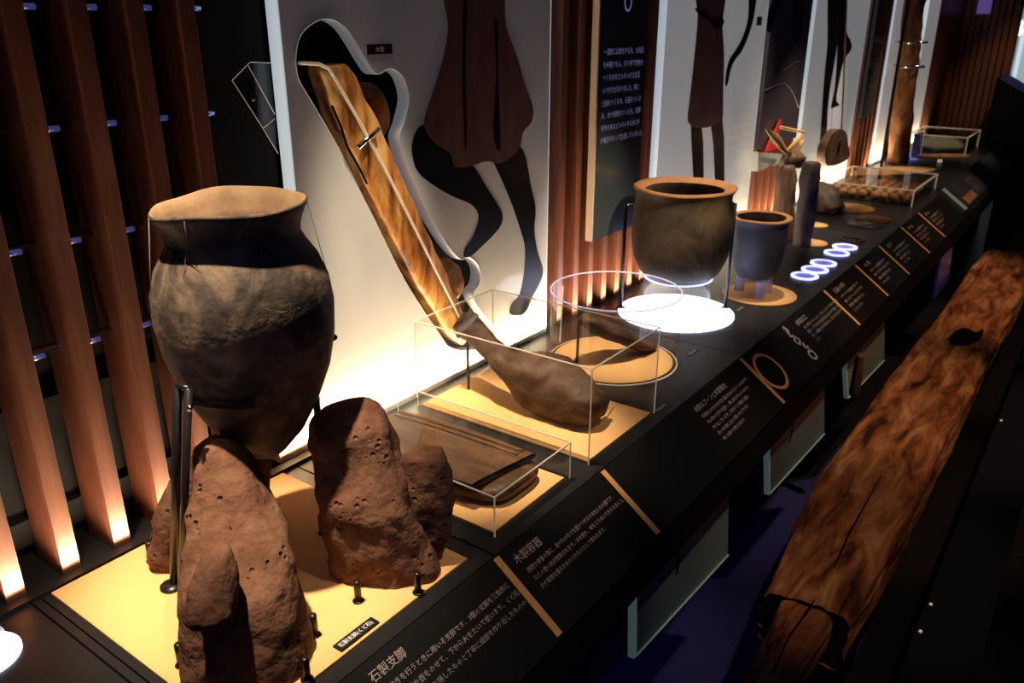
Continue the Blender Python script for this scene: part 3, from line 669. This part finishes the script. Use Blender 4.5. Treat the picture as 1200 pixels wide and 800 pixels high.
loft('chipped_edge', [(V(1.03, .773, .792), V(.074, -.012, 0), V(0, .004, .002)), (V(1.03, .779, .792), V(.076, -.012, 0), V(0, .004, .003))], 'dark_wood', TR, n=20, sub=3)
# paddle in the tall case
PD = empty('wooden_paddle', (1.36, .85, .7535), 'dark wooden paddle-shaped scoop with narrow neck raised on a pin', 'paddle')
prs = [((530, 384), (543, 365), 1.125, .016), ((535, 392), (556, 368), 1.115, .022), ((546, 401), (566, 378), 1.09, .022), ((567, 419), (588, 402), 1.03, .024), ((588, 446), (611, 413), .97, .034), ((608, 473), (642, 413), .92, .046), ((632, 488), (668, 421), .88, .054), ((662, 496), (690, 440), .84, .050), ((690, 496), (706, 457), .81, .036), ((707, 488), (714, 470), .80, .014)]
rg = []; cs = []
for lo, hi, Y, th in prs:
    Y = min(Y, onz(*lo, .770).y)
    a_, b_ = ony(*lo, Y), ony(*hi, Y); c = (a_+b_)/2; cs.append(c); d_ = (c-CAM).dot(FWD)
    A = RGT*((hi[0]-lo[0])/2*d_/FPX)+UPV*((lo[1]-hi[1])/2*d_/FPX)
    Bv = Vector((FH.x, FH.y, -.35)).normalized()*th
    rg.append((c, A, Bv, 2.6 if len(rg) < 4 else 1.55))
loft('blade_and_neck', rg, 'dark_wood', PD, n=56, sub=7, amp=.006, nsc=24, ridge=.006, seed=8)
loft('neck_collar', [(rg[1][0], rg[1][1]*1.12, rg[1][2]*1.15, 3.4), (rg[1][0].lerp(rg[2][0], .35), rg[1][1]*1.14, rg[1][2]*1.16, 3.4)], 'dark_wood', PD, n=32, sub=3, amp=.001)
tube('pale_cradle', [onz(u, v, .757) for u, v in ((690, 499), (700, 495), (710, 488), (718, 477))], .0025, 'board_cream', PD, 8)
pb = onz(549, 456, .7535)
tag(tube('support_pin', [(pb.x, pb.y, .7535), (pb.x, pb.y, cs[1].z-.024)], .0035, 'metal_black', None, 10), 'thin black pin under the neck of the wooden paddle', 'pin')
# --- cylinder case
CX, CY = 1.70, .925
tag(lathe('display_disc', [(0, 0), (.150, 0), (.150, .004), (0, .004)], (CX, CY, .7502), 'board_cream', None, 64), 'round cream board inside the clear cylinder case', 'display board')
CC = empty('cylinder_case', (CX, CY, .7505), 'clear open cylinder case over a dark wood fragment', 'display case')
lathe('clear_wall', [(.160, .0), (.160, .184)], (CX, CY, .7505), 'acrylic', CC, 96)
lathe('top_rim', [(.1585, .183), (.1615, .183), (.1615, .186), (.1585, .186)], (CX, CY, .7505), 'acrylic_edge_cool', CC, 96, closed=True)
lathe('bottom_rim', [(.1585, 0), (.1615, 0), (.1615, .002), (.1585, .002)], (CX, CY, .7505), 'acrylic_edge', CC, 96, closed=True)
WF = [(680, 375, .98, .014, .010), (690, 378, .97, .034, .018), (710, 386, .945, .045, .022), (735, 396, .91, .040, .020), (755, 404, .885, .030, .014), (768, 408, .865, .008, .006)]
cs2 = [ony(u, v, y) for u, v, y, _, _ in WF]; rg = []
for i, (u, v, y, hw, ht) in enumerate(WF):
    ax = (cs2[min(i+1, 5)]-cs2[max(i-1, 0)]).normalized(); A = ax.cross(V(0, 0, 1)).normalized(); Bv = A.cross(ax).normalized()
    c = cs2[i].copy(); c.z = max(c.z, .756+ht); rg.append((c, A*hw, Bv*ht))
tag(loft('wood_fragment', rg, 'dark_wood', None, n=40, sub=6, amp=.006, nsc=26, ridge=.006, seed=9), 'dark wooden ladle fragment on a pin in the clear cylinder', 'wood fragment')
pb = onz(676, 424, .7545)
tag(tube('support_pin', [(pb.x, pb.y, .7542), (pb.x+.004, pb.y, cs2[0].z)], .0035, 'metal_black', None, 10), 'thin black pin holding the wood fragment in the cylinder', 'pin')
tag(tube('drawn_rod', [ony(660, 335, 1.07), ony(656, 400, 1.07)], .0015, 'acrylic_edge_cool', None, 6), 'thin clear rod hanging inside the cylinder case', 'rod'); bpy.data.objects['drawn_rod'].name = 'clear_rod'

# --- lit disc + acrylic ring + dark pot
def glow_disc(x, y, r, label):
    return tag(lathe('light_disc', [(0, 0), (r, 0), (r, .003), (0, .003)], (x, y, .7502), 'glow_white', None, 72), label, 'light disc')
PX, PY = 2.125, .955
glow_disc(PX, PY, .168, 'glowing white disc set in the counter under the dark pot')
AR = empty('acrylic_ring', (PX, PY, .7535), 'clear acrylic ring stand on the glowing disc', 'stand')
lathe('clear_wall', [(.096, 0), (.096, .108)], (PX, PY, .7535), 'acrylic_thick', AR, 72)
lathe('top_rim', [(.0915, .106), (.0985, .106), (.0985, .109), (.0915, .109)], (PX, PY, .7535), 'glow_ring', AR, 72, closed=True)
POT = empty('dark_pot', (PX, PY, .855), 'dark wide-mouthed clay pot with orange rim on the glowing ring', 'pot')
pp = [(0, -.016), (.03, -.014), (.07, -.006), (.092, .006), (.116, .028), (.132, .066), (.1405, .110), (.1420, .160), (.138, .208), (.132, .234), (.134, .250), (.142, .262)]
lathe('body', pp, (PX, PY, .8555), 'pot_dark', POT, 80, .015, seed=5)
lathe('rim', [(.142, .262), (.1425, .266), (.136, .270), (.122, .266), (.108, .258)], (PX, PY, .8555), 'pot_rim', POT, 80, .015, seed=5)
lathe('inner_wall', [(.108, .258), (.105, .24), (.118, .20), (.13, .15), (.11, .06), (.05, .02), (0, .015)], (PX, PY, .8555), 'pot_dark', POT, 80, .015, seed=5)
for s, L_ in ((-1, 'slats'), (1, 'small pot')):
    bx = V(PX, PY, .75)+RGT*(.156*s)+FH*.04
    S_ = empty('pot_clamp', bx, 'thin black upright clamp post beside the dark pot on the %s side' % L_, 'clamp')
    tube('post', [bx+V(0, 0, .0005), bx+V(0, 0, .315)], .005, 'metal_black', S_, 10)
    tube('arm', [bx+V(0, 0, .312), bx+V(0, 0, .318)-RGT*.012*s, bx+V(0, 0, .316)-RGT*.024*s], .004, 'metal_black', S_, 8)
    lathe('foot', [(0, 0), (.014, 0), (.014, .003), (0, .003)], bx+V(0, 0, .0005), 'metal_black', S_, 18)
# --- small pot
QX, QY = 2.43, .815
tag(lathe('display_disc', [(0, 0), (.112, 0), (.112, .006), (0, .006)], (QX, QY, .7502), 'board_cream', None, 56), 'round cream board under the small slate-coloured pot', 'display board')
QX, QY = QX-.012, QY+.016
SS = empty('acrylic_tripod', (QX, QY, .7565), 'clear acrylic three-legged stand under the small pot', 'stand')
for a in (-2.4, -.6, 1.4):
    c = V(QX+.050*math.cos(a), QY+.050*math.sin(a), .7565)
    lathe('leg', [(0, 0), (.016, 0), (.014, .046), (.018, .058), (0, .058)], c, 'acrylic_leg', SS, 20)
SPT = empty('small_pot', (QX, QY, .80), 'small slate-coloured straight-sided pot on an acrylic tripod', 'pot')
p3 = [(0, 0), (.03, .001), (.055, .010), (.070, .030), (.079, .065), (.083, .11), (.083, .15), (.081, .172), (.084, .182), (.090, .190)]
lathe('body', p3, (QX, QY, .806), 'pot_slate', SPT, 64, .012, seed=9)
lathe('rim', [(.090, .190), (.0905, .194), (.084, .197), (.072, .193)], (QX, QY, .806), 'pot_rim', SPT, 64, .012, seed=9)
lathe('inner_wall', [(.072, .193), (.069, .17), (.072, .10), (.05, .03), (0, .02)], (QX, QY, .806), 'pot_dark', SPT, 64, .012, seed=9)
# small white name tags lying on the counter
for (u, v), L_ in zip(((812, 413), (868, 362), (775, 478), (957, 327), (938, 331), (930, 309)), ('the cylinder case', 'the small pot', 'the tall clear case', 'the glowing rings on the slope side', 'the first glowing ring', 'the bark block')):
    q = onz(u, v, .75); o = tag(box('name_tag', (q.x-.028, q.y-.004, .7502), (q.x+.028, q.y+.004, .7515), 'counter_black'), 'tiny printed name tag on the counter by %s' % L_, 'tag', 'tiny name tags on the counter')
    text('lettering', '木製品資料', .009, (q.x-.025, q.y-.0032, .7518), (1, 0, 0), (0, 1, 0), 'print_pink', o)

# --- glowing rings
GR = None
def ring(x, y, r, mat, inner, label, grp):
    E_ = empty('glowing_ring' if mat == 'glow_ring' else 'dark_ring', (x, y, .7502), label, 'ring', grp)
    lathe('rim', [(r*.74, 0), (r, 0), (r, .005), (r*.74, .005)], (x, y, .7502), mat, E_, 40, closed=True)
    lathe('lens', [(0, 0), (r*.735, 0), (r*.735, .003), (0, .003)], (x, y, .7502), inner, E_, 40)
    return E_
for (x, y), L_ in zip(((2.716, .764), (2.812, .760), (2.912, .761), (3.080, .763), (3.186, .763)), ('first glowing blue-white ring in the row, by the small pot', 'second glowing blue-white ring in the row from the small pot', 'middle glowing blue-white ring of the five in the row', 'fourth glowing blue-white ring in the row from the small pot', 'last glowing blue-white ring in the row, by the unlit ring')):
    ring(x, y, .045, 'glow_ring', 'glow_blue', L_, 'glowing rings in the counter')
ring(3.325, .772, .048, 'peg_metal', 'matte_black', 'unlit dark ring at the end of the glowing row', None)
LD = glow_disc(.284, 1.093, .048, 'small glowing white disc beside the black counter end near slats')
lathe('clear_cover', [(.040, 0), (.040, .022), (.037, .026), (0, .026)], (.278, 1.098, .7535), 'acrylic_thick', LD, 48)

# --- bark pieces, husks, rocks
def bark(u, v, r, h, mat, label, lean=(0, 0), seed=0):
    q = onz(u, v, .75)
    return tag(loft('bark_block', [(V(q.x, q.y, .7515), V(r, -r*.2, 0), V(r*.2, r*.8, 0), 2.6), (V(q.x, q.y, .80), V(r*1.02, -r*.2, 0), V(r*.2, r*.8, 0), 2.6), (V(q.x+lean[0]*.6, q.y+lean[1]*.6, .75+h*.6), V(r*.95, -r*.2, 0), V(r*.2, r*.8, 0), 2.5),
        (V(q.x+lean[0], q.y+lean[1], .75+h*.96), V(r*.85, -r*.2, 0), V(r*.2, r*.7, 0), 2.4), (V(q.x+lean[0], q.y+lean[1], .75+h), V(r*.3, 0, 0), V(0, r*.3, 0), 2)], mat, None, n=36, sub=6, amp=.008, nsc=18, seed=seed), label, 'wood block')
bark(917, 280, .042, .285, 'bark_wood', 'tall pale brown bark block standing in front of slats', (.01, .02), 3)
bark(939, 287, .040, .315, 'bark_violet', 'tall violet-grey bark block beside the cream plate', (.0, .0), 4)
def plate(u, v, r, label, mat='board_cream', sq=1.0, name='display_plate'):
    q = onz(u, v, .75); o = lathe(name, [(0, 0), (r, 0), (r, .004), (0, .004)], (q.x, q.y, .7502), mat, None, 40)
    return tag(o, label, 'plate')
plate(952, 285, .055, 'small cream plate under the violet-grey bark block')
plate(957, 264, .045, 'small cream plate behind the violet-grey bark block')
plate(996, 244, .105, 'round cream plate beside the grey rock')
plate(1013, 263, .075, 'dark round lens plate beside the cream plate', 'grey_glass')
plate(1024, 257, .07, 'copper-edged round plate beside the nut case', 'copper_leaf')
# husks: leaf blades from the bark top
hb = ony(926, 188, 1.02)
HK = empty('husk_bundle', hb, 'bundle of dry pointed husk leaves on top of the bark block', 'husks')
def blade(p, q, wd):
    p, q = Vector(p), Vector(q); m_ = p.lerp(q, .5)+V(0, -.01, .0)
    s = (q-p).cross(V(0, 1, 0)).normalized()
    loft('husk_leaf', [(p, s*wd*.5, V(0, .004, 0)), (m_, s*wd, V(0, .006, 0)), (p.lerp(q, .85), s*wd*.5, V(0, .004, 0)), (q, s*wd*.05, V(0, .001, 0))], 'husk', HK, n=14, sub=4)
for (u, v) in ((897, 150), (902, 160), (942, 155), (944, 165), (940, 172)):
    blade(ony(921, 178, 1.02), ony(u, v, 1.04), .018)
tube('husk_stalk', [ony(915, 149, 1.04), ony(943, 155, 1.04)], .006, 'husk', HK, 8)
loft('seed_head', [(ony(928, 196, 1.02), V(.03, 0, 0), V(0, .03, 0)), (ony(929, 188, 1.02), V(.05, 0, 0), V(0, .04, 0)), (ony(930, 178, 1.02), V(.04, 0, 0), V(0, .03, 0)), (ony(931, 172, 1.02), V(.01, 0, 0), V(0, .01, 0))], 'bark_wood', HK, n=20, sub=5, amp=.015, nsc=30)
q = onz(966, 247, .75)
tag(loft('grey_rock', [(V(q.x, q.y, .7505), V(.07, 0, 0), V(0, .06, 0)), (V(q.x, q.y, .78), V(.095, -.02, 0), V(.02, .07, 0)), (V(q.x-.01, q.y+.02, .84), V(.085, 0, .01), V(.02, .06, 0)), (V(q.x-.02, q.y+.03, .875), V(.04, 0, 0), V(0, .03, 0)), (V(q.x-.02, q.y+.03, .882), V(.01, 0, 0), V(0, .01, 0))], 'grey_rock', None, n=36, sub=6, amp=.016, nsc=16, seed=11), 'grey-brown rock tipped beside the nut case', 'rock')
# carved wood block hung on panel three
b0 = ony(981, 190, 1.14)
WB = empty('carved_block', (b0.x, 1.15, b0.z), 'brown carved wood block with a hole hung before the bright panel', 'wood block')
Yb = 1.13
bl = [(968, 192), (967, 178), (971, 165), (978, 155), (985, 151), (992, 156), (994, 168), (996, 182), (988, 190), (976, 194)]
prism('block_body', [ony(u, v, Yb) for u, v in smoothpoly(bl, 4)], (0, .038, 0), 'dark_wood', WB, False)
loft('socket', [(ony(984, 170, Yb+.002), V(.022, 0, 0), V(0, 0, .04)), (ony(984, 170, Yb-.004), V(.020, 0, 0), V(0, 0, .037))], 'matte_black', WB, n=20, sub=2)
polyline_y('hanging_rod', [(992, 0), (989, 90), (986, 154)], .004, Yb+.005, 'handle_wood', WB)
# nut case
NX0, NX1, NY0, NY1 = 4.12, 4.66, .722, 1.14
case('acrylic_case', NX0, NX1, NY0, NY1, .7505, .822, 'low clear case filled with brown nuts beside the grey rock', ed=.005)
tag(box('nut_tray', (NX0+.01, NY0+.01, .7502), (NX1-.01, NY1-.01, .756), 'matte_black'), 'flat black tray under the brown nuts', 'tray')
nut0 = None; k = 0
spots = [(x, y) for y in range(9) for x in range(7)]
for ix, (gx, gy) in enumerate((a, b) for a in range(6) for b in range(8)):
    x = NX0+.045+gx*.078+random.uniform(-.012, .012); y = NY0+.04+gy*.047+random.uniform(-.008, .008)
    if nut0 is None:
        nut0 = loft('nut', [(V(x, y, .7562), V(.006, 0, 0), V(0, .006, 0)), (V(x, y, .764), V(.019, 0, 0), V(0, .018, 0)), (V(x, y, .778), V(.023, 0, 0), V(0, .021, 0)), (V(x, y, .791), V(.017, 0, 0), V(0, .016, 0)), (V(x, y, .800), V(.002, 0, 0), V(0, .002, 0))], 'nut_shell', None, n=12, sub=2, amp=.002, nsc=50); o = nut0
        tag(nut0, 'round brown nut in the low clear case', 'nut', 'nuts in the clear case')
    else:
        o = nut0.copy(); COL.objects.link(o); o.location = (x, y, nut0.location.z)
    o.rotation_euler.z = random.uniform(0, 6); 
q = onz(1036, 203, .75)
tag(loft('oval_dish', [(V(q.x, q.y, .7502), V(.17, -.15, 0), V(.06, .05, 0)), (V(q.x, q.y, .762), V(.26, -.21, 0), V(.08, .08, 0)), (V(q.x, q.y, .768), V(.24, -.19, 0), V(.07, .07, 0))], 'board_cream', None, n=40, sub=3), 'long pale oval dish behind the nut case', 'dish')
q = onz(1101, 190, .75)
LP = empty('copper_dish', (q.x, q.y, .7502), 'thin copper-brown leaf-shaped dish near the far case', 'dish')
loft('leaf_plate', [(V(q.x, q.y, .780), V(.12, -.11, 0), V(.055, .055, 0)), (V(q.x, q.y, .786), V(.15, -.13, 0), V(.062, .062, 0)), (V(q.x, q.y, .789), V(.13, -.12, 0), V(.055, .055, 0))], 'copper_leaf', LP, n=40, sub=3, amp=.012, nsc=9)
lathe('foot', [(0, 0), (.013, 0), (.013, .032), (0, .032)], (q.x, q.y, .7502), 'brass_and_glint', LP, 16)
q = onz(1083, 188, .75)
AB = empty('blue_acrylic_stand', (q.x, q.y, .7502), 'blue-lit upright acrylic stand between round post and copper dish', 'stand')
box('base_block', (q.x-.02, q.y+.045, .7502), (q.x+.10, q.y+.17, .772), 'glow_blue', AB)
box('upright', (q.x+.0, q.y+.046, .7715), (q.x+.10, q.y+.08, .905), 'glass_blue', AB)
box('bright_edge', (q.x+.100, q.y+.044, .7502), (q.x+.110, q.y+.082, .905), 'acrylic_edge', AB)
case('acrylic_case', 5.96, 6.46, .79, 1.14, .7505, .86, 'far clear case with pale mossy block near the end wall', ed=.006)
tag(loft('mossy_block', [(V(6.2, .97, .7505), V(.17, 0, 0), V(0, .13, 0), 3), (V(6.2, .97, .79), V(.18, 0, 0), V(0, .13, 0), 3), (V(6.22, .98, .825), V(.12, 0, 0), V(0, .08, 0), 2.4), (V(6.22, .98, .835), V(.03, 0, 0), V(0, .02, 0), 2)], 'moss', None, n=30, sub=5, amp=.02, nsc=10), 'greenish mossy block inside the far clear case', 'block')
# round wooden post between panels four and five
q = onz(1052, 184, .75)
RP = empty('round_post', (q.x, 1.10, .7505), 'round brown wooden post with chrome clamps before the narrow panel', 'post')
tb = ony(1049, 180, 1.10); tt = ony(1068, 0, 1.10)
loft('shaft', [(V(tb.x, 1.078, .7515), V(.075, 0, 0), V(0, .06, 0)), (V(tb.x*.66+tt.x*.34, 1.078, 1.0), V(.075, 0, 0), V(0, .06, 0)), (V(tb.x*.4+tt.x*.6, 1.078, 1.3), V(.07, 0, 0), V(0, .055, 0)), (V(tt.x, 1.078, 1.62), V(.07, 0, 0), V(0, .055, 0)), (V(tt.x+.05, 1.078, 2.2), V(.07, 0, 0), V(0, .055, 0))], 'handle_wood', RP, n=30, sub=8, amp=.012, nsc=9)
for z in (1.31, 1.44):
    f = (z-.75)/(1.62-.75); xx = tb.x+(tt.x-tb.x)*f
    lathe('clamp', [(.082, -.006), (.088, -.006), (.088, .006), (.082, .006)], (xx, 1.078, z), 'chrome', RP, 24, closed=True)
tag(box('black_upright', (5.13, 1.09, .7505), (5.145, 1.105, 2.3), 'metal_black'), 'thin black upright rod in front of the narrow glowing panel', 'rod')

# ================================================================== the long tool in panel one
TOOL = empty('wooden_plough', ony(535, 400, 1.18), 'long orange-brown wooden farming tool leaning in the panel cut-out', 'tool')
bm_spec = [(381, 76, 17, 8), (383, 80, 21, 12), (392, 100, 25, 13), (405, 130, 28, 14), (430, 182, 28, 14), (455, 236, 27, 14), (482, 290, 25, 14), (508, 340, 22, 13), (528, 378, 17, 12), (540, 400, 7, 6)]
rg = []; cc = [ony(u, v, 1.19) for u, v, _, _ in bm_spec]
for i, (u, v, hp, hd) in enumerate(bm_spec):
    ax = (cc[min(i+1, len(cc)-1)]-cc[max(i-1, 0)]).normalized(); A = ax.cross(V(0, 1, 0)).normalized()
    dep = (cc[i]-CAM).dot(FWD); rg.append((cc[i], A*(hp*dep/FPX), V(0, hd*.0021, 0), 3.4))
rg[0] = (rg[0][0], V(.028, 0, 0), rg[0][2], 3.0); rg[1] = (rg[1][0], V(.034, 0, .006), rg[1][2], 3.2)
bmo = loft('shaft', rg, 'beam_wood', TOOL, n=48, sub=8, amp=.004, nsc=16, ridge=.004, seed=12)
def ywood(name, pts, Y, mat='handle_wood', sd=3):
    cc = [ony(u, v, Y) for u, v, _ in pts]; rg = []
    for i, (u, v, hp) in enumerate(pts):
        ax = (cc[min(i+1, len(cc)-1)]-cc[max(i-1, 0)]).normalized(); A = ax.cross(V(0, 1, 0)).normalized(); dep = (cc[i]-CAM).dot(FWD)
        rg.append((cc[i], A*(hp*dep/FPX), V(0, min(hp*dep/FPX, .018), 0)))
    return loft(name, rg, mat, TOOL, n=28, sub=6, amp=.003, nsc=30, seed=sd)
ywood('upper_handle', [(419, 101, 3), (425, 103, 7), (436, 110, 10), (444, 128, 11), (447, 145, 10), (447, 156, 6), (446, 159, 2)], 1.195, sd=5)
ywood('lower_handle', [(514, 305, 3), (520, 308, 8), (530, 322, 13), (534, 337, 10), (532, 348, 6), (531, 351, 2)], 1.20, sd=6)
polyline_y('split_line', [(389, 124), (400, 150), (407, 172), (420, 195), (430, 215)], .0025, 1.158, 'crack', TOOL)
# clear holder for the tool
HD = empty('acrylic_holder', (.95, 1.19, 1.30), 'clear bent acrylic holder fixed behind the long wooden tool', 'holder')
Yh = WY+.0395
prism('back_tongue', [ony(*p, Yh) for p in ((272, 94), (293, 73), (352, 73), (352, 79), (322, 79), (322, 175), (308, 150))], (0, -.005, 0), 'acrylic_thick', HD)
for pts in ([(272, 94), (293, 73), (324, 74)], [(272, 94), (308, 150), (326, 180)], [(309, 150), (322, 139)], [(291, 77), (322, 134)]):
    polyline_y('bright_edge', pts, .0008, Yh-.006, 'acrylic_edge', HD)
tube('screw', [ony(297, 114, Yh-.007), ony(297, 114, Yh+.0003)], .007, 'metal_black', HD, 14)
Yf = 1.1555
tube('top_strap', [ony(351, 74, Yh-.003), ony(353.5, 74, 1.180), ony(356, 74, Yf)], .0032, 'acrylic_edge', HD, 10)
polyline_y('front_bar', [(356, 74), (374, 75), (385, 80), (395, 96), (420, 140), (455, 205), (500, 295), (543, 380)], .0032, Yf, 'acrylic_edge', HD)
prism('front_sheet', [ony(*p, Yf) for p in ((372, 76), (384, 80), (420, 142), (546, 380), (540, 384), (414, 144))], (0, -.003, 0), 'acrylic_thick', HD)
tube('cross_pin', [ony(419, 173, Yf-.006), ony(444, 151, Yf-.006)], .0045, 'chrome', HD, 12)
tube('lower_clip', [ony(536, 384, Yf-.006), ony(552, 362, Yf-.006)], .004, 'chrome', HD, 12)

# ================================================================== below the counter
for k, poly in enumerate((((745, 690), (745, 768), (853, 650), (854, 560)), ((902, 505), (902, 578), (966, 508), (966, 440)), ((994, 395), (994, 466), (1036, 422), (1037, 365)))):
    YB = .565
    pts = [ony(u, v, YB) for u, v in poly]; zb = .572
    pts[0].z = pts[3].z = zb
    G_ = empty('glass_bracket', (pts[1]+pts[2])/2, ['greenish glass bracket hanging under the counter by the tray caption', 'greenish glass bracket hanging under the counter by the ring motif', 'greenish glass bracket hanging under the counter beside the wooden peg'][k], 'bracket')
    prism('glass_plate', pts, (0, .010, 0), 'glass_green', G_)
    prism('end_edge', [pts[0]+V(-.011, -.002, 0), pts[0]+V(0, -.002, 0), pts[1]+V(0, -.002, 0), pts[1]+V(-.011, -.002, 0)], (0, .014, 0), 'glass_edge', G_)
    tube('bottom_edge', [pts[1]+V(0, -.001, 0), pts[2]+V(0, -.001, 0)], .0022, 'glass_edge', G_, 6)
    f_ = pts[0].lerp(pts[3], .45); tube('dark_rod', [f_+V(0, .02, 0), f_+V(-.01, .02, -.11)], .022, 'matte_black', G_, 10)  # short dark rod behind the glass plate
q = ony(1006, 478, .50)
tag(loft('hanging_peg', [(V(q.x, .52, .435), V(.008, 0, 0), V(0, .008, 0)), (V(q.x, .52, .44), V(.016, 0, 0), V(0, .015, 0)), (V(q.x, .52, .52), V(.017, 0, 0), V(0, .016, 0)), (V(q.x, .52, .576), V(.016, 0, 0), V(0, .015, 0))], 'dark_wood', None, n=20, sub=4, amp=.002), 'dark brown wooden peg hanging below the counter lip', 'peg')
bg = ony(1098, 350, .545); be = ony(1117, 283, .545)
GB = empty('blue_glass_sheet', ((bg.x+be.x)/2, .55, bg.z), 'dark blue glass sheet hanging from the counter lip further along', 'glass sheet')
prism('sheet', [ony(1103, 303, .548), ony(1117, 287, .548), ony(1111, 330, .548), ony(1095, 350, .548)], (0, .01, 0), 'glass_blue', GB)
tube('bright_edge', [ony(1103, 301, .545), ony(1117, 285, .545)], .004, 'acrylic_edge', GB, 6)
# blue water print on the low floor, saw-toothed edge
zz = .004
left = [(700, 800), (760, 742), (800, 690), (850, 640), (872, 600), (900, 578), (932, 566)]
pts = []
for (u0, v0), (u1, v1) in zip(left, left[1:]):
    ns = max(3, int(abs(u1-u0)/9))
    for s in range(ns):
        t = s/ns; pts.append((u0+(u1-u0)*t, v0+(v1-v0)*t)); pts.append((u0+(u1-u0)*(t+.15/ns), v0+(v1-v0)*(t+.85/ns)))
poly = [onz(u, v, zz) for u, v in pts]+[onz(955, 560, zz), onz(985, 520, zz), V(3.2, .30, zz), V(1.0, .25, zz), V(1.0, .77, zz)]
tag(prism('water_print', poly, (0, 0, .003), 'blue_sheet'), 'dark blue saw-edged water print on the floor below the counter', 'floor print')
# long weathered beam
LZ = .35
LG = empty('weathered_beam', (3.4, .37, .12), 'long weathered brown timber with a notched tenon end, lying below the counter', 'timber')
lr = [((895, 684), (1004, 716)), ((925, 610), (1058, 628)), ((960, 550), (1085, 570)), ((1000, 490), (1115, 512)), ((1050, 425), (1148, 444)), ((1100, 362), (1182, 376)), ((1135, 312), (1207, 330))]
rg = []
for i, (a, b) in enumerate(lr):
    A = onz(*a, LZ); B = onz(*b, LZ); c = (A+B)/2; hv = (A-B)/2; hv.x *= .5
    c.z = LZ-.075; rg.append((c, hv*.97, V(0, 0, .075), 5.0))
rg = [(rg[0][0]+V(-.004, 0, 0), rg[0][1]*.99, V(0, 0, .074), 7)]+rg
c = rg[-1][0]
rg += [(V(5.35, c.y+.02, c.z), V(.02, .12, 0), V(0, 0, .07), 3), (V(5.62, .405, c.z+.0), V(0, .10, 0), V(0, 0, .07), 2.6), (V(5.75, .41, c.z-.01), V(0, .05, 0), V(0, 0, .05), 2.4)]
loft('trunk', rg, 'log_wood', LG, n=140, sub=30, amp=.009, nsc=10, ridge=.020, seed=21, asc=(.28, 2.0, 2.0))
c2 = onz(1180, 272, LZ)
loft('far_knob', [(V(5.70, .42, .28), V(0, .05, 0), V(0, 0, .05)), (V(5.85, .42, .29), V(0, .085, 0), V(0, 0, .07)), (V(6.1, .42, .29), V(0, .085, 0), V(0, 0, .07)), (V(6.2, .42, .29), V(0, .03, 0), V(0, 0, .03))], 'log_wood', LG, n=36, sub=7, amp=.014, nsc=9, seed=22)
tn = [((852, 830), (915, 830)), ((865, 800), (932, 800)), ((885, 762), (952, 762)), ((902, 726), (976, 722)), ((920, 690), (990, 690)), ((935, 665), (1002, 668))]
rg = []
for a, b in tn:
    A = onz(*a, LZ-.004); B = onz(*b, LZ-.004); c = (A+B)/2; hv = (A-B)/2; hv.x *= .4; c.z = LZ-.052; rg.append((c, hv, V(0, 0, .048), 4))
loft('tenon', rg, 'log_wood', LG, n=90, sub=16, amp=.006, nsc=10, ridge=.012, seed=23, asc=(.3, 2.0, 2.0))
polyl = [onz(*p, LZ+.001) for p in ((905, 790), (925, 745), (950, 710), (975, 670), (995, 625), (1020, 580), (1045, 535))]
kh = [onz(u, v, LZ+.004) for u, v in smoothpoly([(1112, 398), (1120, 388), (1132, 385), (1143, 390), (1152, 386), (1150, 396), (1138, 402), (1124, 404)], 3)]
prism('knot_hollow', kh, (0, 0, .004), 'crack', LG)
tube('split', polyl, [.001, .002, .003, .002, .003, .002, .001], 'crack', LG, 6)
for x in (1.75, 3.3, 5.0):
    tag(box('timber_support', (x, .27, 0.0), (x+.12, .47, .196), 'matte_black'), 'black block carrying the weathered timber %s' % ('at its notched end' if x < 2 else 'near the middle' if x < 4 else 'at its knobbed far end'), 'support', 'black blocks under the timber')
# low black barrier at the visitor side
BR = empty('low_barrier', (2.5, .07, 0), 'low glossy black barrier along the visitor side of the timber', 'barrier')
box('barrier_body', (X0, .02, 0), (X1, .12, .30), 'matte_black', BR)
box('barrier_cap', (X0, .005, .30), (X1, .135, .318), 'rail_black', BR)
for (u, v) in ((1052, 694), (1037, 724), (1145, 486)):  # small glowing dots stand for lamp reflections in the glossy cap
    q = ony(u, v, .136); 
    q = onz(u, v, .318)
    lathe('cap_glint', [(0, .0), (.004, 0), (.003, .003), (0, .0035)], (q.x, min(max(q.y, .02), .125), .318), 'brass_and_glint', BR, 12)

flush_texts()
